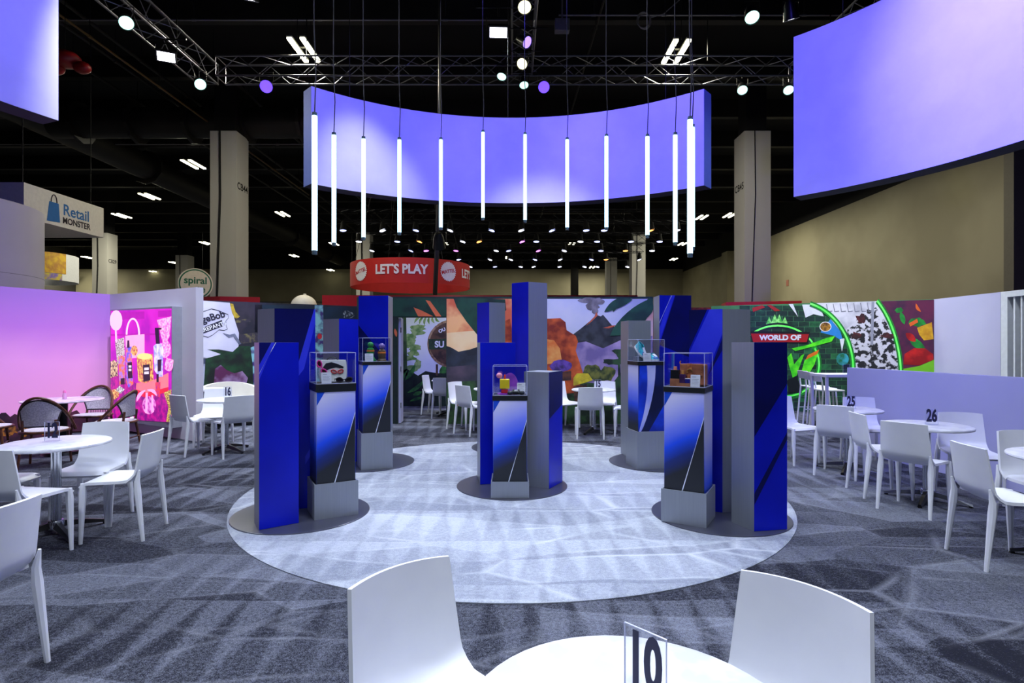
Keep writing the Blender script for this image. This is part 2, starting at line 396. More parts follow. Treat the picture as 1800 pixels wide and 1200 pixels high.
PD('dried_flowers', pm('flowers', (250,90,180), (255,190,220), sc=30), [[(276,562),(301,556),(298,590),(292,606),(287,606)], blob(291,614,10,16,14,0.15,rnd=rn), blob(297,640,7,12,12,0.3,rnd=rn)], 3)
PD('stacked_boxes', pm('boxes', (230,200,150), (40,24,30), sc=25), [[(194.5,636),(200,632),(207,638),(207,660),(194.5,664)]], 5)
PD('tube_bottle', pm('tubeb', (150,120,226), (214,110,60), sc=14), [[(208,626),(219,624),(220,672),(210,678)]], 5)
PD('mist_bottle', pm('mist', (96,92,220), (240,120,60), sc=14), [[(221,610),(231,609),(234,675),(226,681),(222,672)]], 6)
PD('gold_jar', pm('gold', (240,190,90), (160,60,70), sc=22), [[(240,626),(268,622),(270,668),(256,673),(243,670)], blob(236,616,6,9)], 6)
PD('candle_glow', pm('glow', (255,226,130)), [blob(254,626,13,5.5)], 7)
PD('pump_bottle', pm('pump', (150,150,240), (230,220,255), sc=14), [[(270,608),(276,603),(282,603),(287,612),(286,662),(279,662),(271,650)]], 6)
PD('black_tops', pm('black', (20,16,30), e=0.1), [[(272,576),(284,576),(284,579),(279,579),(281,604),(274,604)], [(224,598),(227,598),(228,611),(223,611)], [(224,637),(232,636),(233,664),(225,665)], [(251,641),(263,640),(264,668),(252,671)], [(277,632),(284,631),(283,652),(277,653)], [(212,665),(219,664),(219,675),(212,676)]], 8)
PD('label_lines', pm('lab', (225,220,230)), [[(226,y),(231,y),(231,y+4),(226,y+4)] for y in (642,648)]+[[(253.5,y),(261.5,y-.5),(261.5,y+4),(253.5,y+4.5)] for y in (646,653)], 9)
PD('pink_block', pm('block', (244,120,130)), [[(240,673),(270,668),(296,655),(296,680),(258,690),(239,684)]], 5)
PD('red_block', pm('redblock', (220,30,60)), [[(239,684),(258,690),(296,680),(296,688),(258,699),(239,693)]], 5)
PD('small_vial', pm('vial', (150,40,130), (230,60,60), sc=18), [[(273,672),(282,671),(281,697),(274,698)]], 7)
PD('vial_cap', pm('capb', (40,20,40), e=0.1), [[(275,657),(279,657),(279,672),(275,672)]], 7)
PD('gift', pm('gift', (160,20,150), (240,150,220), sc=18), [blob(262,712,12,16)], 6)
PD('ribbon', pm('ribbon', (250,170,220)), [leaf(256,685,240,706,6,3), leaf(258,685,276,696,6,-4), [(256,690),(260,690),(259,726),(255,726)], [(266,694),(269,694),(270,724),(266,725)]], 8)
PD('gold_chain', pm('chain', (240,206,110), (60,40,20), sc=60), [[(288,690),(301,684),(301,742),(292,741),(296,716)]], 7)
PD('game_card', pm('gcard', (236,240,236), (60,60,60), sc=40), [[(202,686),(210,678),(219,684),(212,692)]], 7)
PD('charms', pm('charms', (240,200,110), (150,60,40), sc=30), [blob(201,693,8,9,14,0.2,rnd=rn)], 7)
PD('white_strip', pm('strip', (245,240,248)), [[(216,706),(222,704),(236,736),(229,735)]], 7)

# torn paper mural
W3 = Wall((-6.9, 11.54), (-3.6, 14.0))
w3 = struct(W3.slab('wall_mural_left', mat('collage_dark', (38,40,58), 0.6, col2=(18,22,34), scale=2.2), 0, W3.len, 0, HW), 'mural wall of torn white paper and dark foliage')
pap = mat('torn_paper', (214,214,232), 0.65, col2=(190,190,214), scale=1.6); rn = random.Random(5)
def D3(n, m, p, l): W3.decal('printed_'+n, m, p, l, w3)
D3('dark_board', mat('board_print', (52,46,60), 0.6, col2=(28,28,40), scale=3), [[(400,530),(460,534),(470,640),(400,640)]], 1)
D3('paint_streak', mat('streak_print', (120,112,70), 0.6, col2=(48,44,56), scale=9, lo=0.5, hi=0.68), [[(420,588),(452,584),(454,600),(424,604)],[(414,562),(440,560),(440,566),(414,567)]], 2)
D3('yellow_tear', mat('yellow_print', (196,170,40), 0.6, col2=(120,100,40), scale=12), [[(404,533),(410,534),(414,548),(422,556),(416,560),(412,558),(408,550)]], 3)
D3('torn_paper', pap, [[(330,526),(404,532),(412,560),(420,585),(419,619),(408,618),(385,614),(364,614),(388,622),(380,628),(330,632)]], 2)
D3('foliage', mat('foliage_print', (20,70,36), 0.6, col2=(6,18,14), scale=3.2, lo=0.42, hi=0.66), [[(364,614),(386,615),(408,619),(420,608),(440,608),(444,640),(446,690),(440,730),(365,728),(358,680),(362,630),(390,622)]], 3)
D3('violet_mist', mat('mist_print', (176,150,196), 0.6, col2=(84,28,74), scale=2.6), [[(378,648),(388,641),(398,650),(412,656),(426,652),(436,664),(428,690),(400,700),(375,690)]], 4)
D3('pale_strip', mat('strip_print', (170,176,200), 0.6, col2=(60,70,96), scale=6, lo=0.35, hi=0.55), [[(330,632),(361,628),(358,690),(361,720),(330,720)]], 2)
D3('paper_tear', mat('tear_print', (120,126,150), 0.6, col2=(70,74,96), scale=8), [[(391,585),(404,588),(413,586),(424,604),(420,606),(410,592),(402,594)]], 5)
D3('teal_panel', mat('teal_print', (18,44,66), 0.6, col2=(10,28,46), scale=2), [[(448,535),(640,541),(640,720),(448,720)]], 1)
D3('paint_patch', mat('patch_print', (130,190,200), 0.6, col2=(60,40,110), scale=6, lo=0.4, hi=0.58), [[(440,611),(447,608),(450,680),(446,690)], [(553,536),(568,536),(570,720),(556,720)]], 2)
D3('berry', mat('berry_print', (190,40,60), 0.6), [blob(562,591,4,5), blob(560,640,4,6)], 4)
D3('sparkle', mat('sparkle_print', (150,160,170), 0.6, col2=(30,44,58), scale=20, lo=0.5, hi=0.6), [blob(612,552,10,6,14,0.3,rnd=rn)], 3)
navy = mat('print_navy', (30,30,54), 0.6)
rim = [(345,556),(357,547),(372,542),(384,545),(393,549),(401,552),(402,558),(397,563),(398,572),(400,578),(394,580),(385,579),(374,588),(366,592),(355,589),(345,592)]
D3('wavy_outline', navy, [[rim[k], rim[k+1], (rim[k+1][0]-0.4, rim[k+1][1]+1.3), (rim[k][0]-0.4, rim[k][1]+1.3)] for k in range(len(rim)-1)], 4)
D3('title_band', navy, [[(343,581),(390,562),(392,573),(343,592)]], 4)
W3.text('title_lettering', navy, w3, 'geBob', 375, 557, 0.20, rot=0.32, lay=6, sx=0.9, off=0.006)
W3.text('title_lettering', paper, w3, 'QUAREPANTS', 367, 577, 0.12, rot=0.36, lay=7, sx=0.92, off=0.002)
W3.text('title_lettering', navy, w3, 'odeon', 349, 555, 0.07, rot=0.1, lay=6)

# central mural wall with the doorway (doorway between a=0.12 and a=1.05)
W4 = Wall((-2.31, 10.9), (2.70, 10.9))
gd = mat('jungle_dark_print', (16,52,40), 0.6, col2=(8,26,26), scale=2.5)
w4 = struct(W4.slab('wall_center', gd, 1.05, W4.len, 0, HW, 0.1), 'mural wall of jungle, sunset and volcano')
W4.slab('door_stile', gd, 0, 0.12, 0, HW, 0.1, w4); W4.slab('door_header', gd, 0.12, 1.05, 2.04, HW, 0.1, w4)
rn = random.Random(11)
def D4(n, m, p, l): W4.decal('printed_'+n, m, p, l, w4)
D4('pale_sky', mat('sky_print', (206,208,216), 0.6, col2=(186,194,212), scale=1.3), [[(940,525),(1147,525),(1147,640),(940,640)]], 1)
D4('sunset_sky', mat('sunset_print', (238,176,120), 0.6, col2=(206,96,62), scale=2.2, lo=0.42, hi=0.6), [[(785,525),(845,525),(845,600),(785,610)], [(838,525),(945,525),(945,640),(838,640)]], 1)
D4('sunset_glow', mat('glow_print', (236,206,160), 0.6, col2=(232,182,128), scale=2), [[(785,585),(845,580),(845,622),(785,616)]], 2)
D4('dark_ridge', mat('ridge_print', (40,48,66), 0.6, col2=(24,30,42), scale=4), [[(785,608),(792,610),(806,618),(816,616),(826,614),(838,610),(846,610),(846,670),(785,670)]], 3)
D4('valley_mist', mat('valley_print', (84,70,88), 0.6, col2=(44,44,60), scale=2.2), [[(785,645),(846,640),(846,672),(785,676)]], 4)
D4('pink_cloud', mat('cloud_print', (226,150,120), 0.6, col2=(220,190,180), scale=2.6), [[(1100,560),(1148,545),(1148,600),(1098,600),(1080,580)]], 2)
D4('volcano', mat('volcano_print', (58,62,66), 0.6, col2=(30,36,38), scale=6), [[(1004,590),(1020,578),(1036,565),(1045,556),(1051,554),(1056,556),(1060,553),(1066,560),(1076,572),(1092,580),(1108,592),(1108,612),(1004,612)]], 3)
D4('lava', mat('lava_print', (196,96,60), 0.6), [[(1045,556),(1048,548),(1051,554),(1040,565),(1030,572)], [(1076,572),(1086,571),(1070,577),(1060,576)]], 4)
D4('smoke', mat('smoke_print', (136,132,134), 0.6, col2=(96,92,94), scale=7), [blob(1046,546,6,6,12,0.2,rnd=rn), blob(1042,536,12,8,14,0.25,rnd=rn), blob(1034,528,18,4.5,14,0.2,rnd=rn), blob(1054,530,10,6,12,0.2,rnd=rn)], 3)
D4('violet_clouds', mat('violet_print', (176,156,190), 0.6, col2=(112,98,146), scale=2.6), [[(1004,604),(1030,600),(1060,612),(1090,598),(1147,590),(1147,680),(1000,680)]], 4)
grn = mat('tree_print', (46,82,44), 0.6, col2=(14,34,22), scale=5, lo=0.42, hi=0.6)
D4('tree_canopy', grn, [blob(1098,620,20,9,18,0.25,rnd=rn), blob(1078,636,20,5,16,0.25,rnd=rn), blob(1095,634,14,7,16,0.2,rnd=rn), [(1086,640),(1090,640),(1092,680),(1087,680)]], 6)
D4('bush', mat('bush_print', (112,116,48), 0.6, col2=(40,58,26), scale=9), [blob(1040,654,16,13,16,0.15,rnd=rn), blob(1068,656,14,13,16,0.15,rnd=rn), blob(1053,664,12,10,16,0.15,rnd=rn)], 5)
D4('undergrowth', grn, [[(960,690),(1000,676),(1030,672),(1075,676),(1096,648),(1147,640),(1147,745),(785,745),(785,672),(850,668)]], 5)
D4('orange_rock', mat('rock_print', (206,92,36), 0.6, col2=(126,38,16), scale=4, lo=0.4, hi=0.62), [[(884,566),(896,560),(905,600),(962,560),(985,559),(994,566),(996,580),(1012,590),(1016,600),(1012,616),(1020,640),(1026,660),(1014,690),(890,700)]], 6)
D4('pale_rock', mat('palerock_print', (226,160,84), 0.6, col2=(214,110,44), scale=5), [[(960,596),(974,598),(984,612),(988,636),(962,640)]], 7)
D4('purple_bloom', mat('bloom_print', (104,72,170), 0.6, col2=(52,36,96), scale=8), [blob(986,643,19,11,14,0.08,rnd=rn)], 8)
D4('yellow_bloom', mat('ybloom_print', (216,200,40), 0.6, col2=(170,150,30), scale=8), [[(1008,664),(1014,656),(1034,656),(1042,668),(1030,672),(1008,678)]], 8)
D4('dark_stems', mat('stem_print', (38,26,30), 0.6, col2=(96,56,36), scale=9), [[(1008,680),(1032,674),(1030,700),(1010,706)], [(968,654),(1004,652),(1004,668),(968,670)]], 7)
D4('terracotta_flower', mat('terra_print', (176,92,48), 0.6, col2=(86,90,120), scale=9), [arc(806,693,9,17,90,270,6)], 6)
lf = mat('leaf_print', (34,86,60), 0.6, col2=(18,56,44), scale=3)
D4('broad_leaf', lf, [leaf(1148,524,1072,590,34,-6), leaf(1112,526,1062,548,16,4), leaf(1142,522,1134,560,17,-2), leaf(1085,524,1078,548,9,0)], 9)
D4('broad_leaf', mat('leaf2_print', (18,66,48), 0.6, col2=(8,34,30), scale=3), [[(690,524),(800,524),(840,524),(888,526),(890,545),(870,560),(842,592),(820,565),(803,540),(797,524)], [(690,524),(784,524),(784,556),(690,556)]], 3)
D4('orange_gap', mat('gap_print', (216,106,66), 0.6), [[(727,540),(740,545),(762,556),(735,556)], [(748,527),(756,529),(776,556),(766,556)], leaf(694,577,697,592,5)], 4)

# room behind the doorway
W5 = Wall((-3.2, 13.9), (0.4, 13.9))
w5 = struct(W5.slab('wall_jungle_room', mat('white_sky_print', (226,230,236), 0.6, col2=(206,214,222), scale=1.2), 0, W5.len, 0, 2.6, 0.1), 'jungle print wall seen through the doorway')
rn = random.Random(2)
def D5(n, m, p, l): W5.decal('printed_'+n, m, p, l, w5)
pal = mat('palm_print', (150,176,110), 0.6, col2=(86,128,60), scale=9)
D5('tree', pal, [blob(724+rn.uniform(-10,12), 575+k*9, rn.uniform(7,14), rn.uniform(5,9), 12, 0.35, rnd=rn) for k in range(9)], 1)
D5('tree_trunk', mat('trunk_print', (66,96,52), 0.6, col2=(40,66,36), scale=6), [[(706,556),(714,556),(716,660),(704,660)]], 2)
D5('palm_frond', pal, [leaf(740+5*k, 556, 728+9*k, 572-abs(k-2)*2, 4, 2) for k in range(6)], 1)
D5('dark_jungle', mat('darkjungle_print', (18,44,26), 0.6, col2=(8,16,12), scale=4), [[(700,655),(715,648),(735,660),(748,652),(770,656),(800,650),(800,714),(700,714)]], 2)
D5('leaf_blade', mat('blade_print', (66,140,50), 0.6, col2=(24,74,32), scale=7), [leaf(712,668,730,640,8,2), leaf(716,690,745,668,7,3), leaf(726,694,742,688,7), leaf(772,655,788,640,14,2), leaf(720,705,744,697,5), leaf(706,680,716,650,5,-3)], 4)
wood = mat('sign_wood_print', (96,66,44), 0.6, col2=(52,36,26), scale=7)
D5('wooden_sign', mat('sign_rim_print', (170,140,104), 0.6, col2=(110,80,54), scale=12), [blob(797,604,46,43,32)], 5)
D5('wooden_sign_face', wood, [blob(797,604,42,39,32)], 6)
D5('sign_band', mat('sign_green_print', (44,72,44), 0.6, col2=(30,50,32), scale=8), [[(753,596),(842,594),(842,612),(754,614)]], 7)
D5('sign_post', wood, [[(766,640),(770,640),(770,660),(766,660)]], 3)
W5.text('sign_lettering', paper, w5, 'SU', 772.5, 605.5, 0.21, lay=9, sx=0.95, off=0.008)
W5.text('sign_lettering', paper, w5, 'OU', 777, 580.5, 0.115, rot=0.42, lay=9, off=0.004)
struct(MB().box(-3.0, -2.9, 11.0, 13.9, 0, 2.44).build('wall_side_room', mat('jungle_dark_print', (16,52,40)))); 
dr = struct(MB().box(-2.19, -2.145, 10.98, 11.22, 0.01, 2.03).build('trim_door', lav_wall))  # jamb strip with hinges, not a door leaf
for z in (0.35, 1.05, 1.8): box('hinge', chrome, dr, -2.15, -2.135, 10.965, 10.985, z-0.05, z+0.05)

# neon brick mural on the right
W6 = Wall((4.85, 13.85), (8.6, 11.6))
w6 = struct(W6.slab('wall_mural_right', mat('brick_joint_print', (70,134,84), 0.6), 0, W6.len, 0, HW), 'green brick mural wall crossed by neon arcs')
rn = random.Random(8)
def D6(n, m, p, l): W6.decal('printed_'+n, m, p, l, w6)
bri = [mat('brickprint%d' % k, c, 0.6, col2=c2, scale=8) for k, (c, c2) in enumerate([((24,74,50),(12,46,34)), ((34,112,62),(18,70,44)), ((18,54,46),(12,38,32))])]
cells = [[], [], []]
for r in range(25):
    for k in range(20):
        x = 1300+k*19+(9 if r % 2 else 0); y = 537+r*9.4
        if x < 1500: cells[rn.choice((0,0,1,2,2))].append([(x,y),(x+18.2,y),(x+18.2,y+8.7),(x,y+8.7)])
for k in range(3): D6('bricks', bri[k], cells[k], 1)
neon = mat('neon_green_print', (120,255,110), 0.5, emis=0.35, col2=(80,235,80), scale=4)  # flat print given a weak glow of its own; not a lamp
glow = mat('glow_green_print', (30,150,50), 0.5, col2=(20,110,40), scale=6)
D6('light_burst', mat('burst_print', (170,255,140), 0.5, col2=(60,190,60), scale=14), [[(1346,572),(1352,556),(1356,566),(1362,552),(1366,562),(1370,552),(1375,566),(1380,556),(1386,574),(1366,568)]], 2)
D6('arch', mat('arch_print', (22,34,40), 0.5), [arc(1367,596,40,24,180,360,10)+[]], 3)
D6('neon_ring', neon, [arc(1367,640,74,68,205,335,3)], 4)
D6('neon_ring', glow, [arc(1380,640,60,58,-40,110,9)], 4)
D6('neon_ring', neon, [arc(1382,640,58,56,-30,100,3)], 5)
ban = mat('banner_red_print', (176,24,30), 0.5); 
D6('banner_edge', mat('banner_edge_print', (20,20,24), 0.5), [[(1318,582),(1424,583),(1421,603),(1322,603)]], 5)
D6('banner', ban, [[(1320,586),(1422,587),(1418,601),(1324,601)]], 6)
W6.text('banner_lettering', paper, w6, 'WORLD OF', 1371, 593.5, 0.16, lay=9, sx=1.02, off=0.008)
stk = mat('brush_green_print', (96,236,36), 0.5, emis=0.15, col2=(50,190,30), scale=6)  # brush print also glows slightly by emission, with no lamp in it
D6('brush_letter', stk, [[(1392,612),(1420,606),(1452,594),(1468,590),(1462,600),(1440,606),(1398,617),(1394,614)], [(1384,628),(1391,620),(1396,640),(1409,624),(1414,622),(1407,640),(1399,664),(1394,666),(1388,646)], [(1424,622),(1440,614),(1432,640),(1420,660),(1408,656),(1414,634)]], 7)
D6('orange_flash', mat('flash_print', (236,120,30), 0.5), [[(1420,624),(1440,614),(1437,622),(1416,632)]], 8)
D6('dark_tower', mat('tower_print', (10,22,26), 0.5), [[(1384,668),(1400,660),(1410,690),(1386,690)]], 8)
D6('splinter', paper, [[(1386,534),(1394,534),(1403,557)], [(1410,535),(1440,535),(1448,556),(1430,552),(1416,558)], [(1476,596),(1485,594),(1480,618)]], 3)
D6('red_streak', mat('streak_red_print', (170,40,36), 0.5), [[(1348,536),(1356,536),(1372,546),(1362,547)], [(1322,541),(1340,536),(1345,540),(1324,548)]], 4)
D6('badge', mat('badge_rim_print', (236,236,236), 0.5), [blob(1451,574,10.5,9,20)], 4)
D6('badge_face', mat('badge_print', (196,140,50), 0.5, col2=(70,40,26), scale=16), [blob(1451,574,9,7.6,20)], 5)
D6('blue_smear', mat('smear_print', (46,140,220), 0.5), [[(1460,560),(1474,570),(1482,600),(1466,590),(1442,584)]], 3)
D6('sketch_field', mat('sketch_print', (226,224,236), 0.6, col2=(176,176,190), scale=3), [[(1424,533),(1548,529),(1570,560),(1584,600),(1586,660),(1500,660),(1498,625),(1480,585),(1456,556)]], 6)
D6('sketch_marks', mat('scribble_print', (30,30,36), 0.6, col2=(214,212,224), scale=11, lo=0.47, hi=0.53, detail=5), [[(1486,580),(1502,566),(1520,545),(1540,540),(1560,570),(1578,600),(1578,650),(1502,650),(1500,620)]], 7)
D6('sketch_windows', mat('sketch_line_print', (110,112,130), 0.6), [q for k in range(7) for q in ([(1452+k*12,534-k*.4),(1453.2+k*12,534-k*.4),(1456+k*12,548),(1454.6+k*12,548)], [(1455+k*12,547),(1463+k*12,546),(1463+k*12,547.4),(1455+k*12,548.4)])], 7)
D6('grey_pole', mat('pole_print', (150,152,170), 0.5), [[(1532,530),(1537,530),(1535,606),(1530,606)]], 8)
D6('maroon_patch', mat('maroon_print', (92,30,36), 0.6, col2=(50,24,30), scale=9), [blob(1506,590,10,7,12,0.3,rnd=rn), blob(1514,560,9,8,12,0.35,rnd=rn), blob(1560,590,12,5,12,0.3,rnd=rn)], 9)
D6('violet_field', mat('violet_field_print', (98,26,66), 0.6, col2=(52,22,58), scale=2.4), [[(1543,529.5),(1642,526.5),(1642,655),(1584,652),(1582,630),(1576,600),(1562,560)]], 8)
for (cx, rx, ry, cy, x0) in ((1400,100,120,650,-76), (1478,106,171,665,-53)):
    D6('neon_arc', glow, [arc(cx,cy,rx,ry,x0,4,9)], 9); D6('neon_arc', neon, [arc(cx,cy,rx,ry,x0,4,3.2)], 10)
D6('colour_shapes', mat('shape_green_print', (40,160,60), 0.5, col2=(24,110,46), scale=6), [blob(1580,545,7,5,12,0.2,rnd=rn), leaf(1583,548,1590,570,9), blob(1612,566,16,8,14,0.2,rnd=rn), leaf(1598,592,1626,612,14,2)], 9)
D6('colour_shapes', mat('shape_red_print', (206,36,34), 0.5, col2=(150,20,26), scale=5), [[(1588,640),(1590,622),(1606,612),(1626,612),(1640,622),(1641,632),(1616,642)], leaf(1592,585,1610,600,12)], 10)
D6('colour_shapes', mat('shape_lime_print', (120,200,40), 0.5), [[(1588,648),(1616,643),(1642,632),(1642,655),(1588,652)]], 10)
D6('colour_shapes', mat('shape_yellow_print', (226,176,40), 0.5, col2=(190,130,30), scale=6), [[(1612,576),(1638,566),(1641,596),(1624,598),(1616,588)]], 10)
D6('colour_shapes', mat('shape_orange_print', (226,100,40), 0.5), [leaf(1610,533,1619,548,5,2), [(1598,568),(1612,560),(1614,566),(1600,574)]], 11)
D6('blue_disc', mat('disc_blue_print', (60,170,190), 0.5, col2=(30,110,70), scale=8), [blob(1481,631,11,11,16)], 8)

# white wall on the right with the slatted screen, low lavender wall
W7 = Wall((8.6, 11.6), (8.5, 9.9))
struct(W7.slab('wall_right_booth', lav_wall, 0, W7.len, 0, HW, 0.1), 'pale lavender booth wall at the end of the brick mural')
sc = thing('slat_screen', 'white framed open slat screen beyond the lavender wall', 'screen', (8.49, 9.88, 0), -PI/2-0.06)
wf = mat('white_frame', (226,232,240), 0.4)
box('post', wf, sc, 0.0, 0.14, 0, 0.12, 0, HW); box('post', wf, sc, 1.8, 1.92, 0, 0.12, 0, HW)
box('rail', wf, sc, 0.14, 1.8, 0, 0.12, HW-0.1, HW); box('rail', wf, sc, 0.14, 1.8, 0, 0.12, 0, 0.1)
for k in range(11): box('slat', wf, sc, 0.24+k*0.145, 0.275+k*0.145, 0.02, 0.1, 0.1, HW-0.1)
sh = thing('equipment_rack', 'dark shelf rack glimpsed behind the white slat screen', 'rack', (10.1, 11.0, 0))
for x in (0, 0.9): 
    for y in (0, 0.4): box('upright', dark_steel, sh, x, x+0.03, y, y+0.03, 0, 1.75)
for z in (0.3, 0.8, 1.3, 1.72): box('shelf', black_matte, sh, 0.03, 0.9, 0, 0.43, z, z+0.03)
W8 = Wall((4.89, 8.3), (5.55, 4.84))
lw = struct(W8.slab('wall_low', lav_wall, 0, W8.len, 0, 1.2, 0.1), 'low lavender partition behind the numbered tables')
# red structures seen over the murals
struct(MB().box(-4.84, 3.2, 14.5, 14.8, 0, 2.76).build('wall_red', red_pan), 'red wall top showing above the jungle mural')
struct(MB().prism([(-8.6,15.0),(-7.5,14.6),(-6.6,14.9),(-7.2,16.2)], 0, 2.74).build('wall_red_left', red_pan), 'red booth top over the torn paper mural')
struct(MB().prism([(6.2,16.5),(8.1,15.9),(8.2,17.2),(6.4,17.4)], 0, 2.72).build('wall_red_right', red_pan), 'red booth top over the brick mural')
struct(MB().box(3.6, 7.2, 15.4, 15.6, 0, 2.5).build('wall_striped', mat('stripe_red', (150,40,46), 0.6, col2=(90,30,36), scale=9)), 'reddish booth wall between the pillars and the brick mural')
pu = tag(MB().ell((0,0,0), (0.33,0.33,0.3), 20, 12).build('cream_dome', mat('cream_inflatable', (214,206,188), 0.6), None, True, (-5.45,14.9,2.5)), 'cream rounded dome top with a stub behind the torn paper mural', 'dome')
MB().tube([(0,0,-2.5),(0,0,-0.2)], 0.12, 10).build('support_post', beige, pu, True)
MB().tube([(0.02,0,0.27),(0.03,0,0.33)], [0.05,0.03], 10).build('stub', M['cream_inflatable'], pu, True)
# ------------------------------------------------------------------ chairs, tables, numbers
def make_chair():
    t = thing('cafe_chair', '', 'chair')
    def seat(s, q):
        x = (s-0.5)*2; y = -0.135+q*0.365; wdt = 0.204+0.018*q
        z = 0.468-0.014*(1-x*x)*math.sin(PI*min(1,q))-0.03*max(0, (q-0.86)/0.14)**2
        if q < 0.3: z += 0.012*(1-q/0.3)**2
        return (x*wdt, y+0.012*(1-x*x)*q, z)
    MB().sheet(seat, 10, 12, 0.022).build('seat', white_plastic, t, True)
    def back(s, q):
        x = (s-0.5)*2; wdt = 0.212-0.022*q
        y = -0.19-0.055*q+0.04*x*x+0.062*max(0, 1-q/0.22)**2
        return (x*wdt, y, 0.466+0.369*q+0.006*(1-x*x)*q)
    MB().sheet(back, 12, 12, 0.016).build('backrest', white_plastic, t, True)
    for sx in (-1, 1):
        MB().tube([(sx*0.206,0.208,0.47),(sx*0.208,0.212,0.40),(sx*0.213,0.224,0.0)], [0.021,0.027,0.0135], 8).build('leg', white_plastic, t, True)
        MB().tube([(sx*0.203,-0.192,0.56),(sx*0.203,-0.174,0.47),(sx*0.205,-0.178,0.40),(sx*0.214,-0.222,0.0)], [0.007,0.021,0.026,0.0135], 8).build('leg', white_plastic, t, True)
    return t
chair0 = make_chair(); used = [False]
def chair(x, y, fx, fy, label, group='white moulded cafe chairs'):
    o = chair0 if not used[0] else copy_tree(chair0)
    used[0] = True; o.location = (x, y, 0); o.rotation_euler = (0, 0, math.atan2(-fx, fy)); o['label'] = label; o['group'] = group
    return o
def make_table():
    t = thing('cafe_table', '', 'table')
    MB().lathe([(0.001,0.723),(0.36,0.723),(0.378,0.729),(0.382,0.739),(0.378,0.75),(0.365,0.755),(0.001,0.755)], 48).build('table_top', laminate, t, True)
    MB().lathe([(0.001,0.722),(0.075,0.722),(0.07,0.712),(0.042,0.69),(0.036,0.66),(0.036,0.10),(0.001,0.10)], 24).build('column', chrome, t, True)
    MB().lathe([(0.001,0.115),(0.05,0.115),(0.06,0.10),(0.06,0.06),(0.001,0.055)], 20).build('hub', chrome, t, True)
    for k in range(4):
        a = PI/4+k*PI/2; c, s = math.cos(a), math.sin(a)
        pr = [(0.04,0.035,0.06,0.105),(0.2,0.028,0.04,0.075),(0.36,0.02,0.012,0.032)]; vs = []
        for r, hw, z0, z1 in pr:
            for sgn, z in ((-1,z0),(1,z0),(0.5,z1),(-0.5,z1)): vs.append((r*c-s*hw*sgn, r*s+c*hw*sgn, z))
        fs = [(0,1,2,3)[::-1],(8,9,10,11)]
        for i in (0,4):
            for j in range(4): fs.append((i+j, i+(j+1)%4, i+4+(j+1)%4, i+4+j))
        MB().add(vs, fs).build('foot', mat('dark_chrome', (90,92,100), 0.3, 0.9) if k % 2 else black_metal, t)
        MB().lathe([(0.001,0),(0.018,0),(0.016,0.014),(0.001,0.014)], 10, (0.345*c,0.345*s,0)).build('glide', black_matte, t)
    return t
table0 = make_table(); tused = [False]
def table(x, y, label, rz=0.0):
    o = table0 if not tused[0] else copy_tree(table0)
    tused[0] = True; o.location = (x, y, 0); o.rotation_euler = (0, 0, rz); o['label'] = label; o['group'] = 'round white cafe tables'
    return o
def number(x, y, num, rz, label, h=0.16, wd=0.11):
    t = thing('table_number', label, 'sign', (x, y, 0.7555), rz, 'clear acrylic table number stands')
    box('plate', clear_m, t, -wd/2, wd/2, -0.002, 0.002, 0.004, h)
    box('base', clear_m, t, -wd/2, wd/2, -0.035, 0.035, 0.0, 0.004)
    MB().box(-wd/2, wd/2, -0.0022, 0.0022, h, h+0.0015).box(-wd/2-0.0012, -wd/2, -0.0022, 0.0022, 0.004, h+0.0015).box(wd/2, wd/2+0.0012, -0.0022, 0.0022, 0.004, h+0.0015).build('plate_edge', acr_edge, t)
    sx = 0.62 if len(num) == 2 else 0.7
    text_obj('digits', num, 0.165, ink, t, lambda a, b, z: (a, -0.0035-z, 0.085+b), sx=sx*0.9, off=0.0065, ext=0.0006)
    return t

T12 = (-3.75, 4.68)
table(*T12, 'round white cafe table at the left, before the rattan chairs', 0.15)
number(-3.80, 4.70, '12', 0.12, 'acrylic stand with the number 12 on the left table')
chair(-3.176, 4.68, -0.43, -0.07, 'white chair at table 12 turned sideways, nearest the blue pillars')
chair(-3.70, 5.03, 0.10, -0.6, 'white chair behind the left cafe table, between it and the rattan chairs')
chair(-3.58, 4.12, 0.12, 0.99, 'white chair in front of table 12 with its back to the camera')
chair(-4.19, 4.56, 1, 0.05, 'white chair at the left edge of table 12, mostly hidden')
chair(-2.52, 2.60, -1, 0.03, 'white chair cut off by the lower left edge of the picture')
T10 = (0.265, 1.23)
table(*T10, 'round white cafe table in the foreground, cut by the lower edge', 0.4)
n10 = number(0.3055, 1.3065, '10', math.atan2(-0.081, 0.077), 'acrylic stand with the number 10 on the foreground table')
chair(-0.21, 1.70, 0.62, -0.62, 'white chair left of foreground table 10, its back showing')
chair(0.71, 1.58, -0.61, -0.50, 'white chair right of foreground table 10, its back showing')
T16 = (-4.12, 8.2)
table(*T16, 'round white cafe table by the end of the poster wall', 0.3)
number(-4.18, 8.36, '16', 0.1, 'acrylic stand with the number 16 beside the torn paper mural')
chair(-4.53, 8.05, 0.5, 0.86, 'white chair at table 16 by the end of the poster wall')
chair(-3.87, 7.92, -0.7, 0.7, 'white chair at table 16 right beside the blue pillar')
chair(-4.56, 8.70, 0.2, -0.97, 'white chair behind the cafe table by the poster wall, before the cream seat')
table(-5.4, 9.95, 'round white table half hidden by the end of the poster wall', 0.5)
T26 = (4.12, 5.65)
table(*T26, 'round white cafe table midway along the low lavender wall', 0.0)
number(4.16, 5.64, '26', -0.25, 'acrylic stand with the number 26 before the low wall')
chair(3.76, 5.33, 0.37, 0.25, 'white chair seen from behind before the table midway along the low wall')
chair(4.60, 5.74, -0.35, -0.93, 'white chair against the middle of the low wall, facing the camera')
chair(3.80, 5.90, 0.99, -0.16, 'white chair left of table 26, seen edge on between tables 25 and 26')
T28 = (4.05, 4.10)
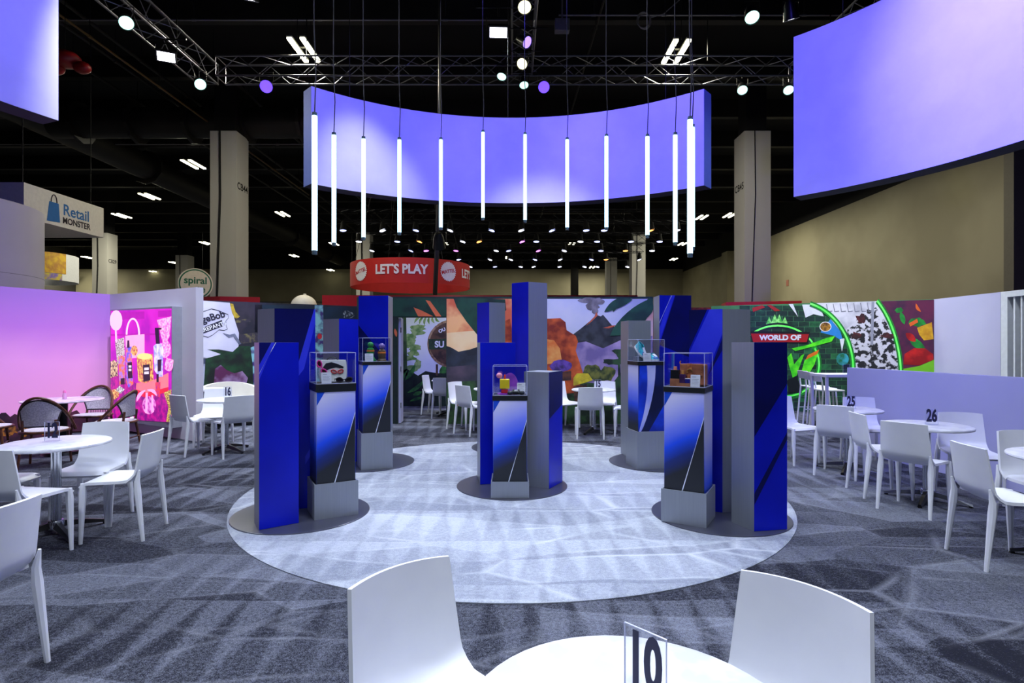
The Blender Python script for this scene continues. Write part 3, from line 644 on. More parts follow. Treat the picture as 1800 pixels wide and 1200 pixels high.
table(*T28, 'round white table cut off by the right edge of the picture', 0.3)
chair(3.50, 4.09, 0.99, -0.12, 'large white chair at the right edge table, nearest the camera on the right')
chair(4.22, 4.52, -0.05, -1, 'white chair behind the right edge table, partly out of the picture')
T25 = (4.13, 7.0)
table(*T25, 'round white cafe table at the far end of the low lavender wall', 0.1)
number(4.16, 6.98, '25', -0.15, 'acrylic stand with the number 25 near the end of the low wall')
chair(3.70, 7.5, 0.35, -0.94, 'white chair at table 25 half hidden by the front right blue pillar')
chair(3.88, 6.74, 0.68, 0.73, 'white chair seen from behind before the table at the far end of the low wall')
chair(4.58, 7.38, -0.2, -1, 'white chair against the far end of the low wall, facing the camera')
# before the central mural
table(1.42, 9.9, 'round white table before the volcano mural', 0.2)
number(1.50, 9.92, '15', 0.0, 'small acrylic table number before the volcano mural')
chair(1.28, 9.40, 0.06, 1, 'white chair before the volcano mural, its back to the camera')
chair(0.93, 10.42, 0.5, -0.85, 'white chair beside the short metal pillar at the volcano mural')
chair(1.68, 10.42, -0.25, -0.95, 'white chair behind the table at the volcano mural')
chair(1.97, 9.6, -0.97, 0.2, 'white chair at the volcano mural, half hidden by the sneaker plinth')
table(-0.30, 10.1, 'round white table hidden behind the central blue pillars', 0.2)
chair(-0.69, 9.75, 0.72, 0.69, 'white chair right of the doorway, its back to the camera')
chair(-0.88, 10.36, 0.75, -0.5, 'white chair right of the doorway, standing against the mural')
# beyond the doorway
table(-1.35, 12.25, 'round white table inside the room beyond the doorway', 0.2)
chair(-1.70, 12.45, 0.9, -0.2, 'white chair in the doorway, further back, seen edge on')
chair(-1.38, 11.8, 0.25, 0.95, 'white chair in the doorway, nearer, its back to the camera')
chair(-1.10, 12.85, -0.1, -1, 'white chair at the far side of the table beyond the doorway')

# bar table and stools by the brick mural
bt = thing('bar_table', 'tall narrow white bar table by the brick mural', 'table', (5.28, 9.72, 0), 0.03)
wm = mat('white_metal', (236,238,240), 0.4)
box('table_top', wm, bt, -0.06, 1.3, -0.25, 0.25, 0.98, 1.03, b=0.006)
for x in (-0.03, 1.27):
    for y in (-0.22, 0.22): box('leg', wm, bt, x-0.02, x+0.02, y-0.02, y+0.02, 0, 0.98)
number(5.70, 9.70, '27', 0.0, 'acrylic stand with the number 27 on the tall bar table').location.z = 1.031
def stool(x, y, label):
    t = thing('bar_stool', label, 'stool', (x, y, 0), 0.0, 'white metal bar stools')
    box('seat', wm, t, -0.02, 0.36, -0.19, 0.19, 0.69, 0.715, b=0.006)
    for sx, dx in ((-0.02, -0.06), (0.34, 0.05)):
        for sy in (-0.17, 0.17): MB().tube([(sx,sy,0.70),(sx+dx,sy*1.12,0)], 0.016, 8).build('leg', wm, t)
    for sy in (-0.17, 0.17): MB().tube([(-0.02,sy,0.70),(-0.04,sy,0.85),(-0.075,sy,1.0)], 0.015, 8).build('back_post', wm, t)
    MB().sheet(lambda s, q: (-0.045-0.035*q-0.02*math.sin(PI*s), (s-0.5)*0.36, 0.86+0.15*q), 8, 4, 0.012).build('backrest', wm, t, True)
    for z, x0, x1 in ((0.28, -0.055, 0.375), ):
        MB().tube([(x0,-0.18,z),(x1,-0.18,z)], 0.01).build('footrest', wm, t); MB().tube([(x0,0.18,z),(x1,0.18,z)], 0.01).build('footrest', wm, t)
stool(5.56, 10.3, 'white bar stool nearest the camera at the tall bar table')
stool(5.66, 10.72, 'white bar stool in the middle of the row at the tall bar table')
stool(5.76, 11.14, 'white bar stool furthest back at the tall bar table')

# bistro corner
rattan = mat('rattan_brown', (104,58,36), 0.45, col2=(70,36,24), scale=22)
weave = mat('grey_weave', (206,198,210), 0.7, col2=(172,163,178), scale=70)
weave_d = mat('dark_weave_edge', (40,34,42), 0.6)
def bistro(x, y, fx, fy, label):
    t = thing('bistro_chair', label, 'chair', (x, y, 0), math.atan2(-fx, fy), 'rattan bistro armchairs')
    MB().lathe([(0.001,0.44),(0.24,0.44),(0.25,0.452),(0.24,0.465),(0.001,0.46)], 28).build('seat', weave, t, True)
    MB().tube([(0.25*math.cos(a),0.25*math.sin(a),0.448) for a in [2*PI*k/28 for k in range(28)]], 0.016, 8, closed=True).build('seat_ring', rattan, t, True)
    hoop = [(0.285*math.cos(a), 0.12-0.36*math.sin(a), 0.44+0.44*math.sin(a)) for a in [PI*k/24 for k in range(25)]]
    MB().tube(hoop, 0.018, 8).build('hoop', rattan, t, True)
    def pan(s, q):
        xx = (s-0.5)*2*(0.17+0.04*q); k = math.sqrt(max(0, 1-(xx/0.285)**2))
        top = Vector((xx, 0.12-0.345*k, 0.42+0.43*k)); bot = Vector((xx, -0.19+0.8*xx*xx, 0.52)); return bot.lerp(top, q)
    bk = MB().sheet(pan, 10, 8, 0.012).build('back_panel', weave, t, True)
    edge = [pan(0, q/8) for q in range(9)]+[pan(s/10, 1) for s in range(1,11)]+[pan(1, 1-q/8) for q in range(1,9)]+[pan(1-s/10, 0) for s in range(1,10)]
    MB().tube(edge, 0.011, 6, closed=True).build('panel_rim', weave_d, bk, True)
    for sx in (-1, 1):
        MB().tube([(sx*0.19,0.15,0.45),(sx*0.22,0.19,0)], [0.017,0.014]).build('leg', rattan, t, True)
        MB().tube([(sx*0.17,-0.19,0.60),(sx*0.17,-0.17,0.45),(sx*0.20,-0.24,0)], [0.015,0.017,0.014]).build('leg', rattan, t, True)
    MB().tube([(-0.2,0.17,0.22),(0.2,0.17,0.22)], 0.009).build('stretcher', rattan, t); MB().tube([(-0.19,-0.21,0.22),(0.19,-0.21,0.22)], 0.009).build('stretcher', rattan, t)
bt2 = thing('bistro_table', 'round pale stone bistro table on a black pedestal', 'table', (-6.35, 8.05, 0))
MB().lathe([(0.001,0.74),(0.47,0.74),(0.48,0.748),(0.475,0.76),(0.001,0.76)], 40).build('table_top', mat('pale_stone', (222,206,222), 0.25, col2=(176,160,186), scale=7, lo=0.42, hi=0.6), bt2, True)
MB().lathe([(0.001,0.739),(0.16,0.739),(0.16,0.73),(0.055,0.72),(0.055,0.06),(0.24,0.04),(0.26,0.0),(0.001,0.0)], 24).build('pedestal', black_metal, bt2, True)
sv = thing('glass_shaker', 'small pink glass shaker on the bistro table', 'shaker', (-6.37, 8.1, 0.7605))
MB().lathe([(0.001,0),(0.025,0),(0.027,0.05),(0.02,0.09),(0.001,0.09)], 16).build('jar', mat('pink_glass', (236,170,220), 0.15), sv, True)
MB().lathe([(0.021,0.09),(0.022,0.105),(0.012,0.125),(0.001,0.127)], 16).build('cap', mat('pink_cap', (240,120,190), 0.3), sv, True)
bistro(-5.95, 7.25, -0.35, 0.9, 'brown rattan bistro chair nearest table 12, its back to the camera')
bistro(-6.45, 8.75, 0.15, -1, 'brown rattan bistro chair facing the camera behind the stone table')
bistro(-6.95, 7.55, 0.75, 0.5, 'brown rattan bistro chair at the left edge of the picture')
bistro(-5.60, 8.05, -1, -0.15, 'brown rattan bistro chair seen edge on before the magenta poster')
# cream lounge seats by the torn paper mural
cream = mat('cream_leather', (216,214,204), 0.45, col2=(204,202,194), scale=2)
def lounge(x, y, rz, wd, label):
    t = thing('lounge_seat', label, 'armchair', (x, y, 0), rz)
    box('seat', cream, t, -wd/2+0.06, wd/2-0.06, -0.33, 0.25, 0.18, 0.44, b=0.05)
    def sh(s, q):
        a = PI*(0.02+0.96*s); k = math.sin(a)**0.7
        return (-wd/2*math.cos(a), -0.28+0.62*k, 0.16+q*(0.34+0.30*k))
    MB().sheet(sh, 24, 6, 0.09).build('shell', cream, t, True)
    for sx in (-1, 1):
        for sy in (-0.25, 0.2): MB().tube([(sx*wd*0.36,sy,0.2),(sx*wd*0.38,sy,0)], 0.015).build('leg', chrome, t)
lounge(-5.35, 10.75, 0.55, 1.15, 'cream curved lounge seat behind table 16')
lounge(-4.25, 10.8, -0.3, 0.7, 'cream tub seat beside the left blue pillars')
# ------------------------------------------------------------------ display pillars
def wedge(A, B, z0, z1, pts, lay, name, m, par):
    """flat print on the face A->B; pts in (0..1 along, 0..1 up)"""
    w_ = Wall(A, B); q = [w_.at(a*w_.len, z0+(z1-z0)*b, lay) for a, b in pts]
    o = MB().poly([tuple(p-Vector(par.location)) for p in q]).build(name, m, par); return o
def pillar(K, L, R, h, label, blue, prints=()):
    """K front corner, L and R the neighbouring corners; blue: faces carrying a blue panel"""
    K, L, R = (Vector((p[0], p[1], 0)) for p in (K, L, R)); B = L+R-K; c = (K+B)/2; c.z = 0.022
    t = thing('display_pillar', label, 'pillar', tuple(c), 0, 'blue and brushed metal display pillars')
    MB().prism([tuple((p-c)[:2]) for p in (K, R, B, L)], 0, h-0.022).build('metal_body', brushed_m, t)
    faces = {'L': (L, K), 'R': (K, R)}
    for f in blue:
        P, Q = faces[f]; w_ = Wall(P, Q); off = w_.n*0.004
        a, b = P+off, Q+off; a2, b2 = P+w_.n*0.0005, Q+w_.n*0.0005
        pn = MB().prism([tuple((p-c)[:2]) for p in (a, b, b2, a2)], 0.002, h-0.022).build('blue_panel', blue_pan, t)
    for f, m, pts in prints:
        P, Q = faces[f]; wedge(P, Q, 0.024, h, pts, 0.0055, 'printed_streak', m, t)
    return t
for (x, y, n) in ((-1.92,5.2,'front left'), (1.88,5.15,'front right'), (0.0,6.2,'middle'), (-1.88,7.4,'back left'), (1.87,7.4,'back right'), (0.0,8.45,'rearmost')):
    o = MB().lathe([(0.001,0),(0.60,0),(0.60,0.006),(0.595,0.008),(0.001,0.008)], 72).build('base_disc', disc_m, None, loc=(x,y,0.0135))
    tag(o, 'round dark grey floor disc under the %s display group' % n, 'base', 'grey discs under the display pillars')
pillar((-2.09,4.70), (-2.22,4.90), (-1.834,4.89), 1.572, 'eye level blue pillar at the very front left', 'R',
       [('R', blue_lite, [(0,0.80),(0,0.88),(0.30,1),(0.38,1)]), ('R', line_w, [(0,0.830),(0,0.836),(0.42,1),(0.40,1)]), ('R', blue_dark, [(0,0.88),(0,1),(0.30,1)])])
pillar((-2.18,5.22), (-2.41,5.39), (-1.85,5.35), 1.883, 'tall dark blue and grey pillar behind the front left pillar', 'R',
       [('R', blue_dark, [(0,0.2),(0,1),(0.97,1),(0.42,0.62)]), ('R', blue_lite, [(0.42,0.62),(0.97,1),(1,1),(1,0.93),(0.72,0.70)]), ('R', blue_lite, [(0.75,0.22),(1,0.30),(1,0.34),(0.75,0.26)])])
pillar((-1.62,7.45), (-2.02,7.5), (-1.63,7.78), 2.18, 'tall plain blue pillar rising behind the case of toy figures', 'L', [('L', blue_dark, [(0,0.55),(0,0.82),(1,0.6),(1,0.4)])])
pillar((-2.19,7.2), (-2.44,7.35), (-2.0,7.4), 1.868, 'mid height grey and blue pillar at the back left', 'R')
pillar((-0.347,6.196), (-0.40,6.556), (0.038,6.3), 1.568, 'eye level blue pillar left of the central plinth', 'R')
pillar((0.39,6.01), (0.13,6.16), (0.556,6.32), 1.255, 'low grey and blue pillar right of the central plinth', 'R', [('R', blue_dark, [(0,0.6),(0,1),(1,1),(1,0.7)])])
pillar((0.238,8.2), (0.0,8.42), (0.52,8.4), 2.44, 'tallest pillar, blue and grey, at the centre back', 'L')
pillar((-0.334,8.35), (-0.52,8.55), (-0.102,8.5), 2.156, 'second tallest pillar at the centre back, left of the tallest', 'L')
pillar((2.36,7.5), (1.93,7.45), (2.37,7.85), 2.185, 'tall blue pillar with a white streak at the back right', 'L',
       [('L', blue_lite, [(0,0.72),(0,0.80),(0.34,1),(0.48,1)]), ('L', line_w, [(0,0.83),(0,0.838),(0.40,1),(0.37,1)]), ('L', blue_dark, [(0.0,0.70),(1,0.62),(1,1),(0.5,1)])])
pillar((1.56,7.62), (1.52,7.95), (1.86,7.62), 1.86, 'plain grey pillar behind the sneaker case', '')
pillar((1.987,4.67), (1.894,4.91), (2.28,4.72), 1.574, 'eye level grey and blue pillar at the very front right', 'R',
       [('R', blue_dark, [(0,0.5),(0,1),(1,1),(1,0.78)]), ('R', blue_dark, [(0,0.14),(0,0.20),(1,0.52),(1,0.48)])])
pillar((1.917,5.18), (1.66,5.33), (2.2,5.25), 1.875, 'tall blue and grey pillar behind the front right pillar', 'L',
       [('L', blue_lite, [(0,0.66),(0,0.78),(0.62,1),(1,1),(1,0.88),(0.4,0.62)]), ('L', blue_dark, [(0,0.80),(0,1),(0.55,1)]), ('L', blue_dark, [(0.55,0.66),(1,0.80),(1,0.86)])])

# ------------------------------------------------------------------ plinths, cases
def sweep(name, flip):
    """printed light sweep: white lavender to blue to black over the panel"""
    m = bpy.data.materials.new(name); m.use_nodes = True; nt = m.node_tree; b = nt.nodes['Principled BSDF']
    tc = N(nt, 'ShaderNodeTexCoord'); sp = N(nt, 'ShaderNodeSeparateXYZ'); nt.links.new(tc.outputs['Generated'], sp.inputs[0])
    nz = N(nt, 'ShaderNodeTexNoise'); nz.inputs['Scale'].default_value = 2.0; nt.links.new(tc.outputs['Object'], nz.inputs['Vector'])
    g = sp.outputs['X']; z = sp.outputs['Z']
    f = math_node(nt, 'ADD', math_node(nt, 'MULTIPLY', z, 1.1), math_node(nt, 'MULTIPLY', g, 0.35 if flip else -0.22))
    f = math_node(nt, 'ADD', f, math_node(nt, 'MULTIPLY_ADD', nz.outputs['Fac'], 0.12, -0.06))
    rp = N(nt, 'ShaderNodeValToRGB'); e = rp.color_ramp.elements
    e[0].position = 0.14; e[0].color = (*lin((24,28,38)), 1); e[1].position = 1.0; e[1].color = (*lin((206,206,246)), 1)
    for p, c in ((0.30,(16,40,120)), (0.46,(20,76,236)), (0.66,(118,134,248))): x = e.new(p); x.color = (*lin(c), 1)
    nt.links.new(f, rp.inputs[0]); nt.links.new(rp.outputs[0], b.inputs['Base Color']); b.inputs['Roughness'].default_value = 0.35
    return m
sweep_m = sweep('light_sweep_print', False); sweep2_m = sweep('light_sweep_side_print', True)
def plinth(cx, cy, yaw, bh, t0, t1, top, label, caselabel, style=0):
    t = thing('display_plinth', label, 'plinth', (cx, cy, 0.022), yaw, 'glass topped display plinths'); z = -0.022; s = 0.19; k = 0.166
    bs = MB(); bs.box(-s, s, -s, -s+0.012, 0, bh+z); bs.box(-s, s, s-0.012, s, 0, bh+z); bs.box(-s, -s+0.012, -s+0.012, s-0.012, 0, bh+z); bs.box(s-0.012, s, -s+0.012, s-0.012, 0, bh+z)
    bs.build('base_sleeve', brushed_m, t)
    box('column', mat('column_black', (20,24,34), 0.4), t, -k, k, -k, k, 0.002, t0+z)
    z0, z1 = bh+z-0.03, t0+z-0.002
    fp = MB().box(-k, k, -k-0.003, -k-0.0005, z0, z1).build('front_print', sweep_m if style == 0 else mat('curve_print', (10,34,120), 0.35, col2=(4,16,60), scale=1.6), t)
    MB().box(-k-0.003, -k-0.0005, -k, k, z0, z1).build('side_print', sweep2_m, t); MB().box(k+0.0005, k+0.003, -k, k, z0, z1).build('side_print', sweep2_m, t)
    H = z1-z0; P = lambda a, b, d=0.0042: (-k+2*k*a, -k-d, z0+H*b)
    if style == 0:
        MB().poly([P(0.42,0),(P(0.45,0)),P(1,0.78),P(1,0.755)]).build('printed_line', line_w, t)
        MB().poly([P(0.455,0),P(1,0),P(1,0.75)]).build('printed_shadow_field', mat('dark_field_print', (28,32,42), 0.4), t)  # black lower right part of the printed graphic
        MB().poly([P(0,0.86),P(0,1),P(0.20,1)]).build('printed_corner', blue_lite if False else mat('corner_blue_print', (10,70,200), 0.4), t)
    else:
        w1_ = mat('curve_white_print', (196,200,246), 0.35, col2=(150,160,240), scale=3); w2_ = mat('curve_blue_print', (20,70,230), 0.35, col2=(10,40,160), scale=3)
        a = []; b_ = []; c_ = []
        for i in range(11):
            q = i/10; x = 0.05+0.62*math.sin(q*PI/2)**0.8; a.append((x, q)); b_.append((max(0, x-0.34*(0.3+0.7*q)), q)); c_.append((max(0, x-0.62), q))
        MB().poly([P(x, y) for x, y in a]+[P(x, y) for x, y in b_[::-1]]).build('printed_curve', w1_, t)
        MB().poly([P(x, y, 0.0038) for x, y in b_]+[P(x, y, 0.0038) for x, y in c_[::-1]]).build('printed_curve', w2_, t)
        MB().poly([P(0.35,0),P(0.95,0),P(1,0.05),P(1,0.42)]).build('printed_curve', w2_, t)
    tr = 0.176
    box('tray', black_tray, t, -tr, tr, -tr, tr, t0+z, t1+z, b=0.004)
    g = thing('glass_case', caselabel, 'display case', (cx, cy, t1+0.0005), yaw, 'clear acrylic display cases')
    h = top-t1; e = 0.170; q = 0.004
    box('pane', clear_m, g, -e, e, -e, -e+q, 0, h); box('pane', clear_m, g, -e, e, e-q, e, 0, h)
    box('pane', clear_m, g, -e, -e+q, -e+q, e-q, 0, h); box('pane', clear_m, g, e-q, e, -e+q, e-q, 0, h); box('pane', clear_m, g, -e, e, -e, e, h, h+q)
    ed = MB(); r = 0.0018
    for sx in (-1, 1):
        for sy in (-1, 1): ed.box(sx*e-r, sx*e+r, sy*e-r, sy*e+r, 0, h+q)
        ed.box(sx*e-r, sx*e+r, -e, e, h+q-r, h+q+r); ed.box(-e, e, sx*e-r, sx*e+r, h+q-r, h+q+r)
        ed.box(sx*e-r, sx*e+r, -e, e, 0, 2*r); ed.box(-e, e, sx*e-r, sx*e+r, 0, 2*r)
    ed.build('pane_edge', acr_edge, g)
    c, s_ = math.cos(yaw), math.sin(yaw)
    return lambda x, y, zz=0.0: (cx+x*c-y*s_, cy+x*s_+y*c, t1+0.001+zz), yaw
def item(nm, lab, cat, P, yaw, x, y, z=0.0, rz=0.0): return thing(nm, lab, cat, P(x, y, z), yaw+rz)
def card(P, yaw, x, y, lab, wd=0.085, h=0.10, z=0.0):
    t = item('info_card', lab, 'card', P, yaw, x, y, z)
    t.rotation_euler = (-0.15, 0, yaw)
    box('card_face', paper, t, -wd/2, wd/2, -0.002, 0.002, 0.002, h)
    mb = MB(); mb.box(-wd*0.36, wd*0.05, -0.0032, -0.0022, h*0.80, h*0.85)
    for k in range(4): mb.box(-wd*0.36, wd*(0.36-0.1*(k % 2)), -0.0032, -0.0022, h*(0.62-0.12*k), h*(0.645-0.12*k))
    mb.build('print_lines', paper_grey, t)

P, yw = plinth(-1.644, 5.208, 0.499, 0.33, 1.135, 1.205, 1.475, 'display plinth with the handbag case at the front left', 'clear case holding a white handbag and sunglasses')
hb = item('handbag', 'white handbag with a black beret patch in the left case', 'handbag', P, yw, 0.015, 0.05)
bw = mat('bag_white', (238,240,232), 0.5); bk = mat('bag_black', (26,28,38), 0.5)
MB().sheet(lambda s, q: ((s-0.5)*(0.235-0.02*abs(2*q-1)**3), 0.0, 0.008+q*0.195), 10, 8, 0.07).build('body', bw, hb, True)
MB().tube([(0.05*math.cos(a)-0.005, 0, 0.195+0.035*math.sin(a)) for a in [PI*k/12 for k in range(13)]], 0.005, 6).build('handle', bk, hb, True)
MB().poly([(x, -0.0365, z) for x, z in ((-0.085,0.10),(-0.095,0.14),(-0.07,0.175),(-0.02,0.185),(0.04,0.165),(0.09,0.14),(0.085,0.125),(0.05,0.128),(0.02,0.135),(-0.03,0.125))]).build('beret_patch', bk, hb)
def glasses(par, m, ml, c, s=1.0, y=-0.037, th=0.004):
    for sx in (-1, 1):
        ring = [(c[0]+s*(sx*0.034+0.026*math.cos(a)+ (0.006*sx if math.sin(a) > 0.3 else 0)), y, c[1]+s*0.018*math.sin(a)) for a in [2*PI*k/16 for k in range(16)]]
        MB().tube(ring, 0.0042*s*1.2, 6, closed=True).build('rim', m, par, True); MB().poly(ring).build('lens', ml, par)
    MB().tube([(c[0]-0.008*s,y,c[1]+0.004),(c[0]+0.008*s,y,c[1]+0.004)], 0.003*s, 6).build('bridge', m, par)
redf = mat('red_frame', (214,30,50), 0.4); lens_l = mat('pale_lens', (244,214,222), 0.3)
for sx in (-1, 1):
    ring = [(0.03+sx*0.03+0.025*math.cos(a), -0.039, 0.098+0.015*math.sin(a)+0.006*sx*math.cos(a)) for a in [2*PI*k/14 for k in range(14)]]
    MB().tube(ring, 0.004, 6, closed=True).build('glasses_patch', redf, hb, True)
pg = item('sunglasses', 'pink sunglasses hanging at the side of the white handbag', 'sunglasses', P, yw, -0.095, 0.0, 0.135); pg.rotation_euler = (0, 1.05, yw)
glasses(pg, mat('pink_frame', (236,60,160), 0.35), mat('dark_lens', (70,16,40), 0.15), (0,0), 1.15, -0.005)
sg = item('sunglasses', 'dark sunglasses lying in front of the white handbag', 'sunglasses', P, yw, 0.085, -0.10, 0.027)
glasses(sg, mat('dark_frame', (40,34,44), 0.3), mat('dark_lens2', (30,26,34), 0.15), (0,0), 1.15, 0)
for sx in (-1, 1): MB().tube([(sx*0.068,0,0.01),(sx*0.072,0.06,0.008),(sx*0.066,0.1,-0.012)], 0.003, 6).build('temple', M['dark_frame'], sg)
card(P, yw, -0.075, -0.125, 'white info card in the handbag case')

P, yw = plinth(-1.72, 7.12, 0.40, 0.467, 1.294, 1.333, 1.62, 'display plinth with the toy figure case at the back left', 'clear case holding two small toy figures')
def peg(nm, lab, x, y, cols, z=0.0, s=1.0):
    t = item('toy_figure', lab, 'toy', P, yw, x, y, z)
    MB().lathe([(0.001,0),(0.05*s,0),(0.045*s,0.02*s),(0.036*s,0.03*s)], 16).build('stand', cols[2], t, True)
    MB().lathe([(0.036*s,0.03*s),(0.045*s,0.07*s),(0.04*s,0.12*s),(0.02*s,0.135*s),(0.001,0.136*s)], 16).build('body', cols[0], t, True)
    MB().lathe([(0.0455*s,0.085*s),(0.047*s,0.095*s),(0.0435*s,0.105*s)], 16).build('belt', cols[1], t, True)
    MB().ell((0,0,0.165*s), (0.036*s,0.036*s,0.036*s)).build('head', cols[3], t, True)
tg = mat('toy_green', (40,150,70), 0.4); to = mat('toy_orange', (214,120,40), 0.4); tp = mat('toy_violet', (120,96,170), 0.4); tb = mat('toy_brown', (96,76,60), 0.5)
peg('a', 'plain green toy figure with an orange belt', -0.045, 0.03, (tg, to, tg, tg), 0.03, 1.05)
peg('b', 'plain violet and brown toy figure in the same case', 0.085, -0.03, (tb, to, tb, tp), 0, 1.12)
rs = item('riser', 'small green block carrying the green toy figure', 'block', P, yw, -0.045, 0.03); box('block', tg, rs, -0.06, 0.06, -0.06, 0.06, 0, 0.029, b=0.003)
card(P, yw, -0.085, -0.125, 'white info card in the toy figure case', 0.10, 0.10)

P, yw = plinth(-0.02, 5.85, 0.0, 0.184, 0.991, 1.04, 1.33, 'lowest display plinth at the centre of the rug', 'clear case holding toy blocks and a game controller')
tt = item('toy_block_stack', 'stack of plain yellow, red and pink toy blocks', 'toy', P, yw, -0.055, -0.02)
box('block', mat('toy_red', (196,40,50), 0.4), tt, -0.035, 0.035, -0.03, 0.03, 0.012, 0.055, b=0.006)
box('block', mat('toy_yellow', (246,220,30), 0.4), tt, -0.05, 0.05, -0.035, 0.035, 0.055, 0.155, b=0.008)
box('block', mat('toy_red2', (220,70,40), 0.4), tt, -0.008, 0.012, -0.01, 0.01, 0.155, 0.20, b=0.004)
MB().ell((-0.055,0,0.19), (0.032,0.03,0.028)).build('ball', mat('toy_pink', (246,150,176), 0.4), tt, True)
MB().lathe([(0.001,0),(0.075,0),(0.072,0.011),(0.001,0.011)], 24).build('foot_plate', mat('toy_purple', (150,50,190), 0.4), tt, True)
ap = item('purple_arch', 'purple translucent looking arch behind the toy blocks', 'toy', P, yw, 0.0, 0.08)
MB().sheet(lambda s, q: ((s-0.5)*0.19, 0.01*math.sin(PI*s), q*(0.02+0.19*math.sqrt(max(0.0, 1-(2*s-1)**2)))), 18, 6, 0.012).build('arch', mat('arch_purple', (168,84,214), 0.35, col2=(130,60,190), scale=9), ap, True)
gc = item('game_controller', 'dark game controller lying beside the toy blocks', 'controller', P, yw, 0.06, -0.09)
dg = mat('controller_dark', (38,44,46), 0.4)
MB().ell((0,0,0.026), (0.062,0.035,0.022)).build('body', dg, gc, True)
for sx in (-1, 1):
    MB().ell((sx*0.06,-0.02,0.022), (0.03,0.042,0.021)).build('grip', dg, gc, True); MB().lathe([(0.001,0.056),(0.011,0.056),(0.009,0.04),(0.001,0.04)], 12, (sx*0.026,-0.012,0)).build('stick', black_matte, gc)
MB().ell((0,0.0,0.044), (0.02,0.012,0.006)).build('touch_pad', mat('pad_grey', (150,156,170), 0.4), gc, True)
card(P, yw, 0.115, 0.0, 'white info card in the toy block case', 0.085, 0.115)

P, yw = plinth(1.681, 7.148, 0.166, 0.478, 1.288, 1.333, 1.60, 'display plinth with the sneaker case at the back right', 'clear case holding a pair of teal sneakers', 1)
def sneaker(lab, x, y, z, rx, rz):
    t = item('sneaker', lab, 'shoe', P, yw, x, y, z); t.rotation_euler = (rx, 0, yw+rz)
    tl = mat('teal_upper', (70,200,214), 0.5, col2=(40,150,180), scale=30); so = mat('sole_white', (236,240,246), 0.5)
    def shape(w0, k): return [(w0*(0.8+0.2*math.cos(2*a))*math.cos(a)*k, 0.10*math.sin(a)) for a in [2*PI*i/20 for i in range(20)]]
    MB().prism([(0.045*math.cos(a)*(1-0.18*math.sin(a)), 0.115*math.sin(a)) for a in [2*PI*i/24 for i in range(24)]], 0, 0.025).build('sole', so, t)
    def up(s, q):
        a = 2*PI*s; hgt = 0.095 if math.sin(a) > 0 else 0.095*(0.45+0.55*(1+math.sin(a)))
        w_ = 0.042*(1-0.45*q); return (w_*math.cos(a)*(1-0.18*math.sin(a)), 0.11*math.sin(a)*(1-0.35*q)+0.03*q, 0.025+hgt*q*0.8)
    MB().sheet(up, 24, 5, 0.004).build('upper', tl, t, True)
    MB().ell((0,-0.055,0.03), (0.036,0.05,0.03)).build('toe', mat('toe_blue', (60,110,190), 0.5), t, True)
    MB().sheet(lambda s, q: ((s-0.5)*0.034, -0.075+0.075*q, 0.058+0.03*q), 4, 4, 0.006).build('tongue', so, t, True)
    for k in range(4): MB().tube([(-0.02,-0.06+0.018*k,0.064+0.008*k),(0.02,-0.056+0.018*k,0.066+0.008*k)], 0.003, 6).build('lace', so, t)
    MB().poly([(0.0455,-0.05,0.03),(0.044,0.04,0.03),(0.035,0.0,0.075)]).build('stripe', ink, t)
sneaker('teal sneaker propped up with its toe down behind the card', -0.07, 0.03, 0.105, 0.75, 0.45)
sneaker('teal sneaker standing flat with its toe forward', 0.085, -0.03, 0.0, 0.0, 0.12)
sp_ = item('riser', 'small clear wedge carrying the propped sneaker', 'stand', P, yw, -0.075, 0.05); MB().prism([(-0.05,-0.05),(0.05,-0.05),(0.05,0.06),(-0.05,0.06)], 0, 0.055).build('wedge', mat('riser_grey', (130,140,160), 0.3), sp_)
card(P, yw, -0.035, -0.13, 'white info card in the sneaker case', 0.10, 0.105)

P, yw = plinth(1.554, 5.008, -0.529, 0.305, 1.144, 1.19, 1.474, 'display plinth with the satchel case at the front right', 'clear case holding a brown satchel and boxes')
st = item('satchel', 'brown leather satchel with a gold buckle in the right case', 'bag', P, yw, 0.03, 0.05, 0.0)
lea = mat('brown_leather', (182,112,76), 0.5, col2=(142,82,54), scale=10); gold = mat('gold_metal', (226,190,110), 0.25, 0.8); lea2 = mat('orange_leather', (206,124,74), 0.5, col2=(140,76,44), scale=40)
box('body', lea, st, -0.11, 0.115, -0.035, 0.045, 0.0, 0.19, b=0.012)
box('flap', lea, st, -0.108, 0.09, -0.045, -0.0355, 0.085, 0.192, b=0.004)
box('strap', lea2, st, -0.04, 0.0, -0.049, -0.0455, 0.05, 0.195)
MB().tube([(-0.02+0.022*math.cos(a), -0.054, 0.125+0.02*math.sin(a)) for a in [PI*k/10-0.3 for k in range(14)]], 0.005, 6).build('buckle', gold, st, True)
for k in range(4): MB().ell((0.02+0.018*k,-0.046,0.10), (0.003,0.003,0.003), 8, 6).build('stud', gold, st); 
for k in range(3): MB().ell((0.08,-0.046,0.118+0.022*k), (0.003,0.003,0.003), 8, 6).build('stud', gold, st)
MB().tube([(-0.1,0.0,0.17),(-0.118,0.0,0.2),(-0.11,0.0,0.215)], 0.006, 6).build('strap_end', lea2, st, True)
wdm = mat('wood_block', (186,122,84), 0.6, col2=(154,96,64), scale=14)
wk = item('riser', 'stepped wooden block under the small boxes', 'block', P, yw, -0.04, -0.10); box('step', wdm, wk, -0.09, -0.01, -0.025, 0.03, 0.0, 0.065); box('step', wdm, wk, -0.01, 0.08, -0.025, 0.03, 0.0, 0.03)
